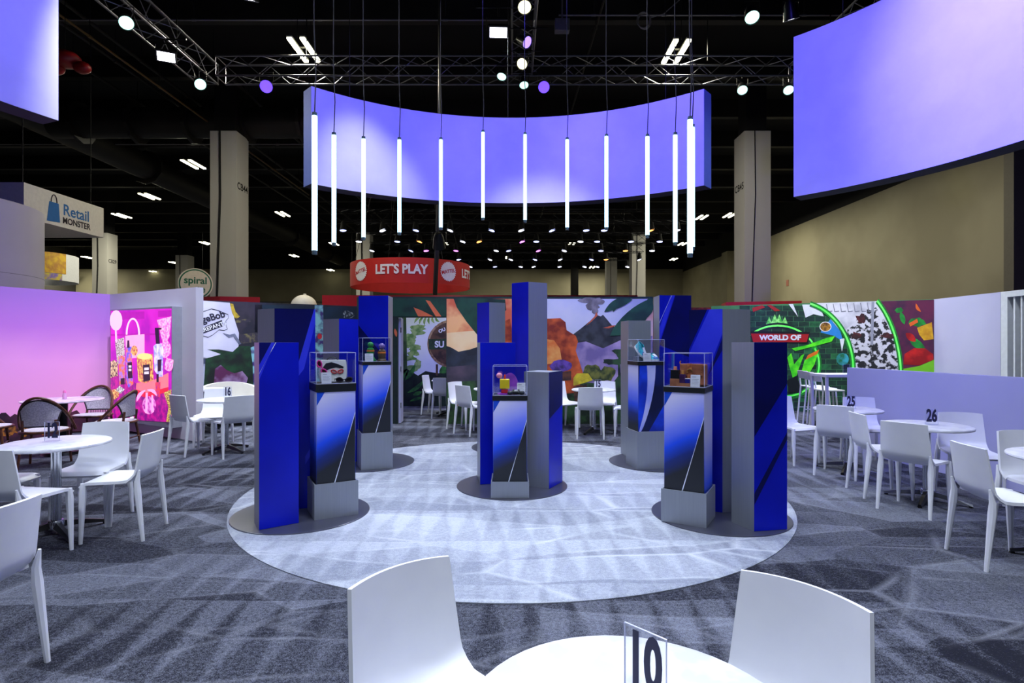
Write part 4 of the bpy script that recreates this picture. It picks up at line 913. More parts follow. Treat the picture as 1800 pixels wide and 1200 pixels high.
bb = item('gift_box', 'black box with a peach knob on the wooden step', 'box', P, yw, -0.09, -0.10, 0.0655); box('body', mat('box_black', (16,16,22), 0.4), bb, -0.036, 0.036, -0.022, 0.025, 0, 0.075); MB().lathe([(0.001,0.106),(0.014,0.106),(0.016,0.076),(0.001,0.0755)], 14).build('knob', mat('peach', (226,140,110), 0.5), bb)
pb = item('perfume_box', 'small dark purple box with an amber cap', 'box', P, yw, -0.025, -0.10, 0.0305); box('body', mat('box_purple', (74,34,92), 0.4, col2=(50,24,70), scale=30), pb, -0.024, 0.02, -0.02, 0.02, 0, 0.075); MB().lathe([(0.001,0.11),(0.01,0.11),(0.01,0.0765),(0.001,0.0755)], 12).build('cap', mat('amber', (214,150,70), 0.3), pb)
nb = item('navy_box', 'small royal blue box beside the purple one', 'box', P, yw, 0.018, -0.10, 0.0305); box('body', mat('box_navy', (30,30,130), 0.4), nb, -0.02, 0.02, -0.02, 0.02, 0, 0.035); box('lid', paper, nb, -0.02, 0.02, -0.02, 0.02, 0.0355, 0.039)
card(P, yw, 0.085, -0.13, 'white info card in the satchel case', 0.08, 0.105)
# ------------------------------------------------------------------ hanging curved screens
fab = mat('white_stretch_fabric', (232,230,240), 0.8, scale=2, spec=0.1)
dark_under = mat('screen_underside', (34,32,58), 0.8); edge_b = mat('screen_end_blue', (70,90,150), 0.7)
def screen(cx, cy, R, a0, a1, zb, zt, label, th=0.3):
    t = thing('curved_screen', label, 'screen', (cx, cy, zb), 0, 'hanging curved fabric screens'); h = zt-zb; n = 40
    A = [a0+(a1-a0)*k/n for k in range(n+1)]
    MB().sheet(lambda s, q: (R*math.cos(a0+(a1-a0)*s), R*math.sin(a0+(a1-a0)*s), q*h), n, 6, 0.01).build('front_fabric', fab, t, True)
    MB().sheet(lambda s, q: ((R+th)*math.cos(a0+(a1-a0)*s), (R+th)*math.sin(a0+(a1-a0)*s), q*h), n, 2, 0.01).build('back_fabric', edge_b, t, True)
    MB().sheet(lambda s, q: ((R+th*q)*math.cos(a0+(a1-a0)*s), (R+th*q)*math.sin(a0+(a1-a0)*s), 0), n, 2, 0.008).build('underside', dark_under, t)
    MB().sheet(lambda s, q: ((R+th*q)*math.cos(a0+(a1-a0)*s), (R+th*q)*math.sin(a0+(a1-a0)*s), h), n, 2, 0.008).build('top_cap', dark_under, t)
    for a in (a0, a1): MB().sheet(lambda s, q: ((R+th*s)*math.cos(a), (R+th*s)*math.sin(a), q*h), 2, 2, 0.008).build('end_cap', edge_b, t)
    for f in (0.1, 0.5, 0.9):
        a = a0+(a1-a0)*f; x, y = (R+th/2)*math.cos(a), (R+th/2)*math.sin(a); MB().tube([(x,y,h),(x,y,11.19-zb)], 0.006, 6).build('hanger', black_matte, t)
    return t
dg_ = math.radians
screen(0, 6.2, 5.0, dg_(48), dg_(133.8), 4.30, 5.98, 'long curved violet lit screen hanging at the centre back')
screen(0.93, 5.3, 4.75, dg_(-30), dg_(45), 3.78, 6.21, 'large curved violet lit screen hanging at the upper right')
screen(-1.1, 5.05, 4.75, dg_(157.4), dg_(212), 4.25, 6.7, 'curved violet lit screen cut off at the upper left')

# ------------------------------------------------------------------ hanging light tubes
def tube_mat():
    return mat('led_tube', (194,238,255), 0.4, emis=1.9, col2=(190,236,255))
tm = tube_mat(); cord_m = mat('dark_cord', (26,22,34), 0.7); cap_m = mat('tube_cap', (70,90,100), 0.4)
tubes = [(553,198,447),(587,233,432),(639,240,422),(702,242,413),(775,242,404),(849,229,387),(923,233,391),(997,242,404),(1066,236,404),(1138,236,418),(1187,233,431),(1213,205,452),(1217,219,440)]
TL = 1.29
names = ['first','second','third','fourth','fifth','sixth','seventh','eighth','ninth','tenth','eleventh','twelfth','thirteenth']
for k, (u, v0, v1) in enumerate(tubes):
    y = TL*F/(v1-v0); x = (u-900)*y/F; zb = EYE+(600-v1)*y/F
    t = thing('light_tube', 'glowing white tube, %s from the left in the hanging row' % names[k], 'lamp', (x, y, zb), 0, 'hanging row of vertical light tubes')
    MB().tube([(0,0,0.035),(0,0,TL-0.03)], 0.025, 12).build('glow_tube', tm, t, True)
    MB().tube([(0,0,0),(0,0,0.034)], 0.0235, 12).build('end_cap', cap_m, t, True); MB().tube([(0,0,TL-0.029),(0,0,TL)], 0.0235, 12).build('end_cap', cap_m, t, True)
    MB().tube([(0,0,TL),(0.012,0,TL+0.35),(-0.006,0,TL+0.8),(0,0,11.19-zb)], 0.0055, 6).build('cord', cord_m, t)

# ------------------------------------------------------------------ trusses
unit_cyl = {}
def bar(parent, a, b, r, m, name):
    key = m.name
    if key not in unit_cyl: unit_cyl[key] = MB().tube([(0,0,0),(0,0,1)], 1.0, 6, cap=False).mesh('brace', m)
    o = bpy.data.objects.new(name, unit_cyl[key]); link(o, parent); a, b = Vector(a), Vector(b)
    o.location = a; o.rotation_mode = 'QUATERNION'; o.rotation_quaternion = (b-a).to_track_quat('Z', 'Y'); o.scale = (r, r, (b-a).length)
    return o
def truss(p0, p1, label, size=0.5, bay=0.55, m=steel, fine=True, hang=True):
    p0, p1 = Vector(p0), Vector(p1); d = p1-p0; L = d.length; rz = math.atan2(d.y, d.x)
    t = thing('box_truss', label, 'truss', tuple(p0), rz); h = size/2
    cs = [(-h,0),(h,0),(h,size),(-h,size)]
    for y, z in cs: MB().tube([(0,y,z),(L,y,z)], 0.024, 8).build('chord', m, t, True)
    n = max(2, int(L/bay)); lace = MB()
    for k in range(n+1):
        x = L*k/n
        for i in range(4):
            (ya, za), (yb, zb) = cs[i], cs[(i+1)%4]
            if fine:
                if k < n: bar(t, (x,ya,za) if k % 2 else (x,yb,zb), (L*(k+1)/n,yb,zb) if k % 2 else (L*(k+1)/n,ya,za), 0.011, m, 'brace')
                if k in (0, n//2, n): bar(t, (x,ya,za), (x,yb,zb), 0.011, m, 'brace')
            elif k < n: lace.tube([(x,ya,za),(L*(k+1)/n,yb,zb)], 0.012, 4, cap=False)
    if not fine: lace.build('lacing', m, t)['kind'] = 'stuff'
    if hang:
        for f in (0.15, 0.85): MB().tube([(L*f,0,size),(L*f,0,11.19-p0.z)], 0.012, 6).build('hoist_chain', black_metal, t)
    return t
truss((-7.5,14.65,8.31), (7.25,14.65,8.31), 'long box truss running across behind the centre screen', m=steel)
truss((-7.95,5.5,8.31), (-7.95,14.9,8.31), 'box truss running back along the left side', m=steel)
truss((7.55,5.5,8.31), (7.55,14.9,8.31), 'box truss running back along the right side, above the right screen', m=steel)
truss((0.25,4.0,8.31), (0.25,14.3,8.31), 'box truss running back along the centre', m=steel)
for k, y in enumerate((27.0, 30.0, 33.0, 36.5, 40.0)):
    truss((-8.2,y,7.3), (8.4,y,7.3), '%s lighting truss of the far dark stage rig' % ['nearest','second','third','fourth','furthest'][k], 0.5, 0.6, dark_steel, False)
truss((-24,40,3.9), (-9,40,3.9), 'low dark truss far off at the left behind the red ring sign', 0.45, 0.6, dark_steel, False)

# ------------------------------------------------------------------ lamps
def lens_m(n, col, e): return mat('lens_'+n, col, 0.3, emis=e)
L_teal = lens_m('teal', (186,250,236), 2.0); L_blue = lens_m('blue', (92,62,255), 2.6); L_warm = lens_m('warm', (255,250,190), 3.0); L_white = lens_m('white', (240,240,255), 9.0); L_violet = lens_m('violet', (150,120,255), 2.5)
def par(pos, aim, lens, label, r=0.13, power=0, col=(1,1,1), ang=40, blend=0.6, zt=None, cross=False):
    t = thing('par_lamp', label, 'lamp', pos, 0); d = (Vector(aim)-Vector(pos)).normalized(); q = d.to_track_quat('-Z', 'Y')
    zt = 8.31 if zt is None else zt
    R = q.to_matrix()
    def tr(mb): mb.v = [tuple(R @ Vector(p)) for p in mb.v]; return mb
    tr(MB().lathe([(r*0.55,0.30*r/0.13),(r*0.8,0.22*r/0.13),(r*1.05,0.0),(r*1.08,-0.03)], 20)).build('housing', black_metal, t, True)
    tr(MB().lathe([(0.001,0.31*r/0.13),(r*0.55,0.30*r/0.13)], 20)).build('back_plate', black_metal, t)
    ln = tr(MB().lathe([(0.001,-0.012),(r,-0.012)], 20)).build('lens', lens, t)
    MB().tube([(-r*1.15,0,0.1),(-r*1.15,0,r*2.4),(r*1.15,0,r*2.4),(r*1.15,0,0.1)], 0.01, 6).build('yoke', black_metal, t)
    if zt > pos[2]+r*2.4: MB().tube([(0,0,r*2.4),(0,0,zt-pos[2])], 0.018, 6).build('clamp', black_metal, t)
    if cross: MB().tube([(-0.45,0,zt-pos[2]-0.01),(0.45,0,zt-pos[2]-0.01)], 0.02, 6).build('cross_bar', black_metal, t)
    if power:
        l = bpy.data.lights.new('lamp_beam', 'SPOT'); l.energy = power; l.color = col; l.spot_size = math.radians(ang); l.spot_blend = blend; l.shadow_soft_size = r*0.8
        o = bpy.data.objects.new('lamp_beam', l); link(o, t); o.location = d*0.06; o.rotation_euler = q.to_euler()
    return t
def sky(u, v, z): y = (z-EYE)*F/(600-v); return ((u-900)*y/F, y, z)
VIO = (0.105, 0.08, 1.0)
# seen lamps
RUGC = (0, 6.2, 0)
def seen(u, v, z, aim, lens, label, **k): return par(sky(u, v, z), aim, lens, label, **k)
seen(222, 40, 7.94, (-2,5,0), L_teal, 'round teal lamp at the top of the left side truss', power=260, col=(0.85,1,0.97), ang=46)
seen(352, 148, 7.93, (-0.95,6.4,0), L_teal, 'round teal lamp at the corner of the left truss', power=900, col=(0.9,1,0.93), ang=20)
seen(468, 152, 8.03, (-2,2,1), L_blue, 'round blue lamp left of the centre screen', r=0.15)
seen(956, 153, 8.02, (1.0,2,1), L_blue, 'round blue lamp above the centre screen', r=0.14)
seen(922, 12, 7.8, (0.5,5,0), L_warm, 'bright round lamp at the very top centre', power=420, col=(0.95,1,0.97), ang=58, r=0.12, cross=True)
seen(926, 74, 8.0, (6,8,3), L_violet, 'violet lamp turned sideways on the centre truss', r=0.12, cross=True)
seen(918, 112, 8.0, (-4,4,0), L_warm, 'yellow white lamp on the centre truss', r=0.12, cross=True)
seen(882, 134, 8.0, (-2,10,0), L_teal, 'small teal lamp left of the blue one at the centre', r=0.11, cross=True)
seen(921, 149, 8.0, (1,10,0), L_teal, 'small teal lamp beside the blue one at the centre', r=0.11, cross=True)
seen(1322, 30, 7.85, (4,6,0), L_teal, 'round teal lamp at the upper right near the screen', power=260, col=(0.85,1,0.97), ang=46, zt=11.19)
seen(1305, 158, 7.945, (4,8,0), L_teal, 'thin teal lamp on the right truss before the column', r=0.12)
seen(1386, 158, 7.945, (5,8,0), L_teal, 'thin teal lamp at the left edge of the right screen', r=0.12)
def panel(u, v, z, aim, label, power):
    p = sky(u, v, z); t = thing('panel_lamp', label, 'lamp', p); d = (Vector(aim)-Vector(p)).normalized(); q = d.to_track_quat('-Z', 'Y'); R = q.to_matrix()
    def tr(mb): mb.v = [tuple(R @ Vector(x)) for x in mb.v]; return mb
    tr(MB().box(-0.2,0.2,-0.12,0.12,0,0.1)).build('housing', black_metal, t); tr(MB().box(-0.17,0.17,-0.095,0.095,-0.01,0)).build('led_face', L_white, t)
    MB().tube([(-0.24,0,0.05),(-0.24,0,0.3),(0.24,0,0.3),(0.24,0,0.05)], 0.012, 6).build('yoke', black_metal, t); MB().tube([(0,0,0.3),(0,0,8.33-p[2])], 0.018, 6).build('clamp', black_metal, t); MB().tube([(-0.45,0,8.3-p[2]),(0.45,0,8.3-p[2])], 0.02, 6).build('cross_bar', black_metal, t)
    l = bpy.data.lights.new('lamp_beam', 'SPOT'); l.energy = power; l.color = (0.82,0.86,1.0); l.spot_size = math.radians(95); l.spot_blend = 0.8; l.shadow_soft_size = 0.15
    o = bpy.data.objects.new('lamp_beam', l); link(o, t); o.location = d*0.08; o.rotation_euler = q.to_euler()
panel(292, 100, 7.91, (-4,4.5,0), 'bright white panel lamp under the left truss', 900)
panel(876, 57, 7.8, (0,5,0), 'bright white panel lamp at the top centre', 900)
for k, ((x, y), p) in enumerate(WASH):  # housings for the added wash lamps
    t = thing('added_wash_lamp', 'added square wash lamp above the picture, %s' % ['over the near left','over the near right','behind the camera','over the near middle','over the poster corner','over the low wall','left over the rug','right over the rug'][k], 'lamp', (x, y, ADDED_WASH_Z+0.05))
    box('housing', black_metal, t, -0.35, 0.35, -0.35, 0.35, 0.0, 0.12, b=0.01); MB().tube([(0,0,0.12),(0,0,11.19-ADDED_WASH_Z-0.05)], 0.02, 6).build('drop_pole', black_metal, t)
# wash lamps on the trusses above the frame, aimed at the fabric screens
par((-1.6,7.2,7.9), (-2.6,10.6,5.2), L_blue, 'blue wash lamp aimed at the left of the centre screen', power=750, col=VIO, ang=62, blend=1, zt=11.19)
par((0.25,6.6,7.9), (0.2,11.2,4.9), L_blue, 'blue wash lamp aimed at the middle of the centre screen', power=1600, col=VIO, ang=56, blend=1, cross=True)
par((1.9,7.2,7.9), (2.4,10.7,5.0), L_blue, 'blue wash lamp aimed at the right of the centre screen', power=1250, col=VIO, ang=60, blend=1, zt=11.19)
par((1.6,4.3,7.7), (5.65,6.2,5.2), L_blue, 'blue wash lamp aimed at the right screen', power=5600, col=(0.12,0.10,1.0), ang=48, blend=1, zt=11.19)
par((2.3,3.6,7.7), (5.3,7.0,5.0), L_blue, 'second blue wash lamp aimed at the right screen', power=1800, col=VIO, ang=90, blend=1, zt=11.19)
par((-1.6,4.3,7.7), (-5.7,5.8,5.6), L_blue, 'blue wash lamp aimed at the left screen', power=1200, col=(0.13,0.11,1.0), ang=70, blend=1, zt=11.19)
MW = (0.84, 0.89, 1.0)  # mural wash tint; the white lamps below are added to brighten the walls
par((0.25,8.6,8.0), (0.5,10.9,0.9), L_white, 'added white lamp aimed at the jungle mural', power=1500, col=MW, ang=46, blend=0.8, cross=True)
par((-2.3,8.8,8.0), (-2.5,10.9,0.9), L_white, 'added white lamp aimed at the doorway side of the jungle mural', power=800, col=MW, ang=42, blend=0.8, zt=11.19)
par((-4.2,6.7,7.6), (-6.1,9.7,1.0), L_white, 'added white lamp aimed at the poster wall', power=2300, col=MW, ang=60, blend=1, zt=11.19)
par((5.2,10.6,7.6), (6.9,12.7,1.3), L_white, 'added white lamp aimed at the brick mural', power=2200, col=MW, ang=75, blend=1, zt=11.19)
par((-4.6,10.0,7.6), (-5.6,12.6,1.3), L_white, 'added white lamp aimed at the torn paper mural', power=1500, col=MW, ang=65, blend=1, zt=11.19)
par((6.2,8.4,7.6), (8.5,10.6,1.3), L_white, 'added white lamp aimed at the lavender booth wall', power=900, col=MW, ang=65, blend=1, zt=11.19)
par((-1.55,12.1,3.6), (-1.6,13.8,1.0), L_white, 'added white lamp in the room beyond the doorway', power=120, col=MW, ang=110, blend=1, zt=11.19)
# small lights of the far rig
rn = random.Random(21); cnt = 0
far_l = [lens_m('far_white', (225,230,255), 5), lens_m('far_blue', (170,180,255), 4), lens_m('far_pink', (230,120,255), 4), lens_m('far_amber', (255,170,90), 3)]
for k, y in enumerate((27.0, 30.0, 33.0, 36.5, 40.0)):
    for i in range(11):
        x = -7.6+i*1.55+rn.uniform(-0.5,0.5); m = rn.choice([far_l[0]]*5+[far_l[1]]*4+[far_l[2], far_l[3]])
        t = thing('stage_lamp', 'small stage lamp with a %s lens on the %s truss of the far rig' % (m.name.split('_')[-1], ['nearest','second','third','fourth','furthest'][k]), 'lamp', (x, y-0.25, 6.80), 0, 'small lamps of the far stage rig')
        MB().lathe([(0.001,0.42),(0.1,0.4),(0.16,0.05),(0.17,0.0)], 10).build('housing', black_matte, t, True)
        a = rn.uniform(-0.06,0.06); MB().poly([(0.15*math.cos(q), 0.15*math.sin(q)-0.02, -0.005-0.03*math.sin(q)+a*math.cos(q)) for q in [2*PI*j/10 for j in range(10)]]).build('lens', m, t)
        MB().tube([(0,0,0.4),(0,0,0.49)], 0.02, 6).build('clamp', black_matte, t)
# ------------------------------------------------------------------ hall fixtures
tube_w = mat('fluorescent', (255,250,214), 0.4, emis=7.0)
def batten(u, v, label, z=9.4, ln=1.25, power=60, rz=0.0):
    x, y, z = sky(u, v, z); t = thing('ceiling_batten', label, 'lamp', (x, y, z), rz, 'twin tube ceiling battens')
    for sx in (-0.17, 0.17):
        box('tray', mat('batten_white', (150,150,140)), t, sx-0.07, sx+0.07, -ln/2, ln/2, 0.05, 0.09)
        for a, b in ((-ln/2, -0.03), (0.03, ln/2)): MB().box(sx-0.06, sx+0.06, a, b, 0.0, 0.05).build('tube', tube_w, t)
    for sy in (-0.5, 0.5): MB().tube([(0,sy,0.09),(0,sy,11.19-z)], 0.008, 6).build('hanger', black_matte, t)
    box('cross_bar', M['batten_white'], t, -0.2, 0.2, -0.03, 0.03, 0.09, 0.11)
    if power:
        l = bpy.data.lights.new('batten_light', 'AREA'); l.energy = power; l.color = (1.0,0.95,0.74); l.shape = 'RECTANGLE'; l.size = 0.46; l.size_y = ln
        o = bpy.data.objects.new('batten_light', l); link(o, t); o.location = (0,0,-0.02)
for u, v, l, p in ((535,90,'large bright twin tube batten upper left of the centre screen',350), (1188,93,'large bright twin tube batten upper right of the centre screen',350), (340,290,'twin tube batten left of the left column, highest',420), (263,346,'twin tube batten right of the white header sign, upper',420), (214,380,'twin tube batten right of the white header sign, lower',420),
    (497,377,'twin tube batten right of the left column',420), (362,428,'twin tube batten just left of the left column, low',0), (306,462,'twin tube batten by the slim far column',0), (155,453,'twin tube batten left of the far left column',0), (272,478,'low twin tube batten between the far left columns, right one',0), (245,482,'low twin tube batten between the far left columns, left one',0), (125,461,'twin tube batten just right of the ring banner, upper',420), (122,472,'twin tube batten just right of the ring banner, lower',0), (85,497,'twin tube batten beneath the ring banner',0),
    (1283,379,'twin tube batten left of the right column',420), (1200,429,'twin tube batten right of the far right column, upper',0), (1184,456,'twin tube batten right of the far right column, lower',0), (1005,429,'twin tube batten in the middle of the far rig, right',0), (782,429,'twin tube batten above the red ring sign',0), (587,429,'twin tube batten behind the second light tube',0), (517,450,'twin tube batten below the first light tube, upper',0), (530,482,'twin tube batten below the first light tube, lower',0), (581,475,'twin tube batten left of the red ring sign',0), (893,453,'twin tube batten far off right of the red ring sign, upper',420), (1041,470,'twin tube batten far off above the volcano mural',420), (553,498,'twin tube batten far off, just above the cream dome',420)):
    batten(u, v, l, power=p, z=9.4 if v < 470 else 8.9)
for x, y, l in ((12.5,22.0,'added twin tube batten over the beige wall, nearest, behind the right screen'), (12.5,29.0,'added twin tube batten over the beige wall, second, behind the right screen'), (12.0,36.0,'added twin tube batten over the beige wall, third')):  # extra battens added to brighten the beige wall
    batten(900+x/y*1000, 600-(9.4-EYE)/y*1000, l, power=260)
# columns
def column(x, y, label, code=None, side=1, wd=0.9, top=8.8):
    t = thing('building_column', label, 'column', (x, y, 0), 0)
    box('shaft', grey_col, t, -wd/2, wd/2, 0, wd, 0, top); box('upper_shaft', ceil_m, t, -wd/2+0.1, wd/2-0.1, 0.1, wd-0.1, top, 11.19)
    if code:
        sx = wd/2*side
        text_obj('column_code', code, 0.34, black_matte, t, lambda a, b, z: (sx+side*0.003, wd*0.5+a*(1 if side > 0 else -1), 6.95+b), off=0.006)
    for f in (-0.12,): MB().tube([(wd*f,-0.02,top),(wd*f+0.02,-0.02,6.6),(wd*f-0.05,-0.02,4.5),(wd*f-0.12,-0.02,2.2)], 0.035 if side > 0 else 0.015, 6).build('cable', black_matte, t)
column(-9.9, 19.5, 'tall grey column marked CB44 left of the centre screen', 'CB44', 1)
column(8.42, 19.5, 'tall grey column marked CB45 right of the centre screen', 'CB45', -1)
column(-9.9, 37.8, 'far grey column behind the red ring sign', None, 1)
column(8.42, 37.8, 'far grey column above the volcano mural, the larger', None, -1)
column(-27.4, 37.8, 'grey column marked CB29 under the white header sign', 'CB29', 1, 1.0)
column(-27.6, 47.5, 'slim far column left of the round cream sign', None, 1, 1.0)
column(8.6, 49.0, 'far grey column above the volcano mural, the smaller', None, -1)
column(6.2, 56.0, 'narrow pale far column at the end of the stage rig', None, -1, 0.9, 6.0)
# ceiling services
def pipe(a, b, r, m, label, nm='ceiling_pipe', couple=6):
    t = thing(nm, label, 'pipe', a); d = Vector(b)-Vector(a); MB().tube([(0,0,0), tuple(d)], r, 10).build('run', m, t, True)
    for k in range(couple):
        p = d*((k+0.5)/couple); q = d.normalized()*0.06
        MB().tube([tuple(p-q), tuple(p+q)], r*1.35, 10).build('coupling', m, t); MB().tube([tuple(p), (p.x,p.y,11.19-a[2])], 0.01, 6).build('hanger', black_matte, t)
    return t
pipe((-20,15.0,10.05), (-0.1,15.0,10.05), 0.022, conduit, 'pale conduit crossing the ceiling at the upper left')
pipe((1.2,14.6,9.95), (12,14.6,9.95), 0.022, conduit, 'pale conduit crossing the ceiling at the upper right')
pipe((-30,24.3,10.0), (-8.2,24.3,10.0), 0.035, conduit, 'pale conduit crossing behind the left column')
pipe((-10.7,13,9.3), (-10.7,30,9.3), 0.03, mat('brass_pipe', (110,84,40), 0.5), 'thin yellowish pipe running back at the upper left')
for k, x in enumerate((-13.5, -12.2, -11.4, -9.2)): pipe((x,12,10.2), (x,45,10.2), 0.05, duct_m, '%s dark pipe running back at the upper left' % ['outermost','second','third','innermost'][k], couple=3)
pipe((2.4,11,10.3), (2.0,40,10.3), 0.03, duct_m, 'thin dark pipe running back right of the centre truss', couple=3)
pipe((-16.5,20.5,9.45), (-6.5,20.5,9.45), 0.55, duct_m, 'thick round duct crossing above the left column', 'air_duct', 5)
pipe((-17.5,14,9.9), (-17.5,58,9.9), 0.6, duct_m, 'large dark duct running back at the left', 'air_duct', 5)
for k in range(14): struct(MB().box(-46, 30, 9+k*3.4, 9.25+k*3.4, 10.5, 11.2).build('trim_%d' % (k+1), duct_m))
jb = thing('junction_box', 'grey junction box hanging from the ceiling right of the centre truss', 'box', sky(988,46,9.4)); box('body', conduit, jb, -0.18, 0.18, -0.1, 0.1, -0.15, 0.15, b=0.01); MB().tube([(0,0,0.15),(0,0,1.79)], 0.02, 6).build('drop_pipe', conduit, jb)
cc = thing('cable_coil', 'coil of pale cable hanging at the upper right', 'cable', sky(1131,35,9.6))
for k in range(3): MB().tube([(0.16*math.cos(a)+0.02*k, 0.03*k, 0.2*math.sin(a)) for a in [2*PI*j/20 for j in range(20)]], 0.015, 6, closed=True).build('loop', conduit, cc, True)
MB().tube([(0.15,0,0.05),(0.5,0,0.15),(0.9,0,0.5),(1.2,0,1.58)], 0.015, 6).build('tail', conduit, cc, True)
ri = thing('red_inflatable', 'dark red lumpy inflatable hanging beside the upper left screen', 'inflatable', sky(122,104,8.2)); rm_ = mat('red_vinyl', (150,14,20), 0.4)
MB().ell((-0.1,0,0.0), (0.34,0.3,0.2)).build('body', rm_, ri, True); MB().ell((-0.35,0,-0.2), (0.22,0.2,0.16)).build('lobe', rm_, ri, True); MB().ell((0.3,0,-0.2), (0.2,0.16,0.14)).build('lobe', rm_, ri, True)
MB().tube([(-0.1,0,0.18),(-0.1,0,2.98)], 0.008, 6).build('cord', black_matte, ri)

# ------------------------------------------------------------------ signs of other stands
def on_ring(R, h): return lambda a, b, z: ((R+0.012+z)*math.sin(a/R), -(R+0.012+z)*math.cos(a/R), b+h)
rg = thing('ring_sign', 'red hanging ring sign reading LETS PLAY in white', 'sign', (-3.55, 20.0, 3.44)); R = 2.06
MB().lathe([(R-0.02,0),(R,0),(R,0.8),(R-0.02,0.8),(R-0.02,0)], 72).build('band', red_fab, rg, True)
sw = mat('sign_white', (240,238,236), 0.5)
def rot_ring(an, fn):
    return lambda a, b, z: fn(a+an*R, b, z)
fr = on_ring(R, 0.42)
aC = 0.0
text_obj('lettering', 'LET\u2019S PLAY', 0.40, sw, rg, rot_ring(0.016, fr), off=0.016, sx=0.88)
text_obj('lettering', 'LET\u2019S', 0.40, sw, rg, rot_ring(1.32, fr), off=0.014, sx=0.92)
for an in (-0.72, 0.80):
    pts = [((0.33 if k % 2 else 0.295)*math.cos(2*PI*k/56), (0.33 if k % 2 else 0.295)*math.sin(2*PI*k/56)) for k in range(56)]
    mb = MB(); g = rot_ring(an, fr); mb.add([g(0,0,0)]+[g(a, b, 0) for a, b in pts], [(0, 1+k, 1+(k+1) % 56) for k in range(56)]); sl = mb.build('seal', sw, rg)
    text_obj('seal_lettering', 'MATTEL', 0.165, red_fab, rg, (lambda a, b, z, g=rot_ring(an, on_ring(R+0.004, 0.42)): g(a*0.97-b*0.2, b*0.97+a*0.2, z)), off=0.003, sx=0.95)
for a in (0.6, 2.2, 3.8, 5.4): MB().tube([((R-0.01)*math.cos(a),(R-0.01)*math.sin(a),0.8),(0.3*math.cos(a),0.3*math.sin(a),7.755)], 0.008, 6).build('hanger', black_matte, rg)
bp_ = thing('black_pole', 'slim black pole hanging in front of the red ring sign', 'pole', (-2.25, 16.6, 2.86)); MB().tube([(0,0,0),(0.14,0,3.4),(0.14,0,8.3)], 0.07, 8).build('pole', black_matte, bp_, True)
# white header with bag emblem
hs = thing('header_sign', 'white boxed header sign with a blue bag emblem at the left', 'sign', (-11.5, 13.4, 4.5)); hw_ = mat('header_white', (226,222,214), 0.6)
box('box', hw_, hs, -5.0, 0, 0, 2.62, 0, 0.83)
hx = lambda yc, zc: (lambda a, b, z: (0.004+z, yc+a, zc+b))
sb = mat('sign_blue', (44,110,176), 0.5); sd = mat('sign_dark', (40,30,40), 0.5)
text_obj('lettering', 'Retail', 0.40, sb, hs, hx(1.62, 0.45), sx=1.0, off=0.006)
text_obj('lettering', 'MONSTER', 0.22, sd, hs, hx(1.63, 0.18), sx=0.95, off=0.006)
MB().add([(0.005,y,z) for y, z in ((0.66,0.07),(1.07,0.10),(1.03,0.57),(0.73,0.57))], [(0,1,2,3)]).build('bag_emblem', sb, hs)
MB().tube([(0.008, 0.88+0.09*math.cos(a), 0.57+0.19*math.sin(a)) for a in [PI*k/12 for k in range(13)]], 0.012, 6).build('bag_handle', sd, hs)
MB().tube([(-0.2,2.4,0.83),(-0.2,2.4,6.69)], 0.012, 6).build('hanger', black_matte, hs); MB().tube([(-0.2,0.2,0.83),(-0.2,0.2,6.69)], 0.012, 6).build('hanger', black_matte, hs)
cw = thing('curved_booth_wall', 'tall smooth white curved booth wall at the left edge', 'wall', (-12.62, 11.9, 0));
MB().lathe([(2.2,0),(2.2,4.5),(2.05,4.5),(2.05,0),(2.2,0)], 60).build('shell', mat('booth_white', (206,202,214), 0.6, scale=0.8), cw, True)
for z in (1.5, 3.0): MB().lathe([(2.2,z-0.006),(2.206,z),(2.2,z+0.006)], 60).build('seam', mat('seam_grey', (170,166,178)), cw)
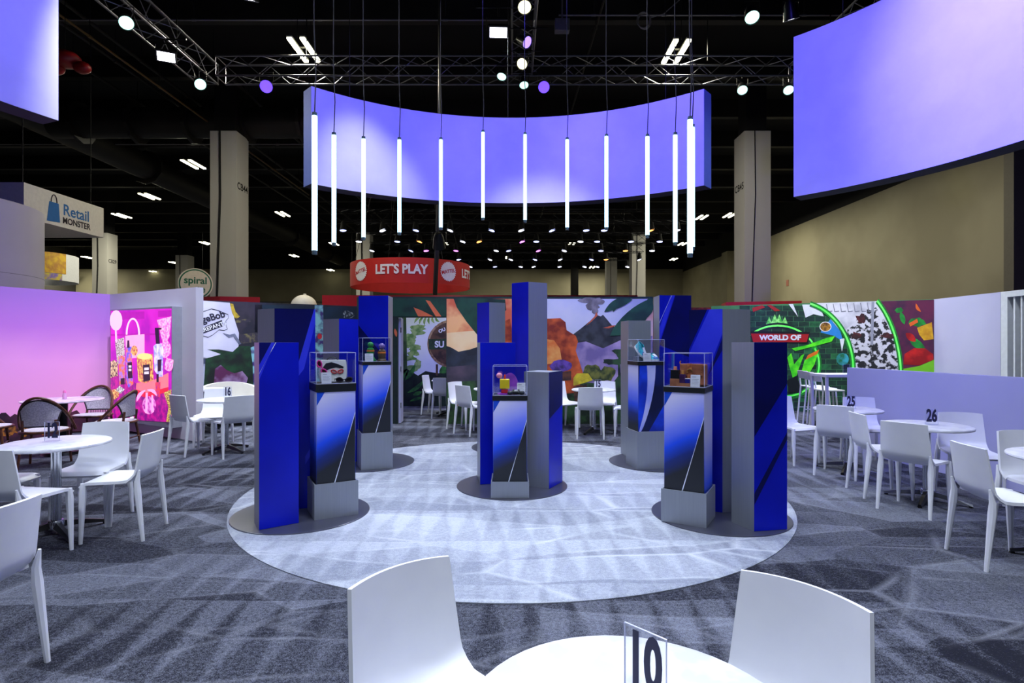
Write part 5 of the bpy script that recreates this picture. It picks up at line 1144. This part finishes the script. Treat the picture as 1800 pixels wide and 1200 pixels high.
rb = thing('ring_banner', 'round hanging banner printed with yellow and violet pictures', 'sign', (-25.6, 30, 4.75)); R2 = 2.2
MB().lathe([(R2-0.02,0),(R2,0),(R2,1.4),(R2-0.02,1.4),(R2-0.02,0)], 48).build('band', mat('banner_white', (214,216,220), 0.6), rb, True)
def strip(a0, a1, z0, z1, m): MB().sheet(lambda s, q: ((R2+0.012)*math.sin(a0+(a1-a0)*s), -(R2+0.012)*math.cos(a0+(a1-a0)*s), z0+(z1-z0)*q), 8, 1, 0.004).build('printed_picture', m, rb)
strip(0.75, 1.5, 0.35, 1.4, mat('banner_yellow', (206,166,40), 0.6, col2=(170,120,50), scale=4)); strip(0.2, 0.72, 0.3, 1.3, mat('banner_figures', (150,150,170), 0.6, col2=(60,56,80), scale=3.5, lo=0.45, hi=0.55)); strip(-0.2, 0.15, 0.3, 1.35, mat('banner_blue', (50,60,120), 0.6, col2=(150,160,190), scale=4)); strip(-0.2, 0.4, 0.22, 0.29, red_pan); strip(0.9, 1.4, 0.0, 0.33, mat('banner_violet', (110,90,170), 0.6, col2=(190,170,60), scale=5))
MB().tube([(0,0,1.4),(0,0,6.4)], 0.02, 6).build('hanger', black_matte, rb)
sg_ = thing('round_sign', 'round cream sign edged green reading spiral te', 'sign', (-8.9, 16.0, 3.2), 0.62)
for nm, r0, y0, y1, m in (('drum', 0.44, 0.0, 0.2, mat('cream_sign', (226,222,196), 0.6)), ('green_ring', 0.41, -0.004, 0.0, mat('green_sign', (30,112,72), 0.5)), ('face', 0.375, -0.008, -0.004, M['cream_sign'])):
    MB().lathe([(0.001,y0),(r0,y0),(r0,y1),(0.001,y1)], 48, axis='y').build(nm, m, sg_)
text_obj('lettering', 'spiral', 0.27, M['green_sign'], sg_, lambda a, b, z: (a, -0.010-z, 0.09+b), off=0.006)
text_obj('lettering', 'te', 0.27, M['green_sign'], sg_, lambda a, b, z: (0.13+a, -0.010-z, -0.15+b), off=0.006)
MB().tube([(0,0.1,-0.44),(0,0.1,-3.2)], 0.04, 8).build('post', black_metal, sg_)
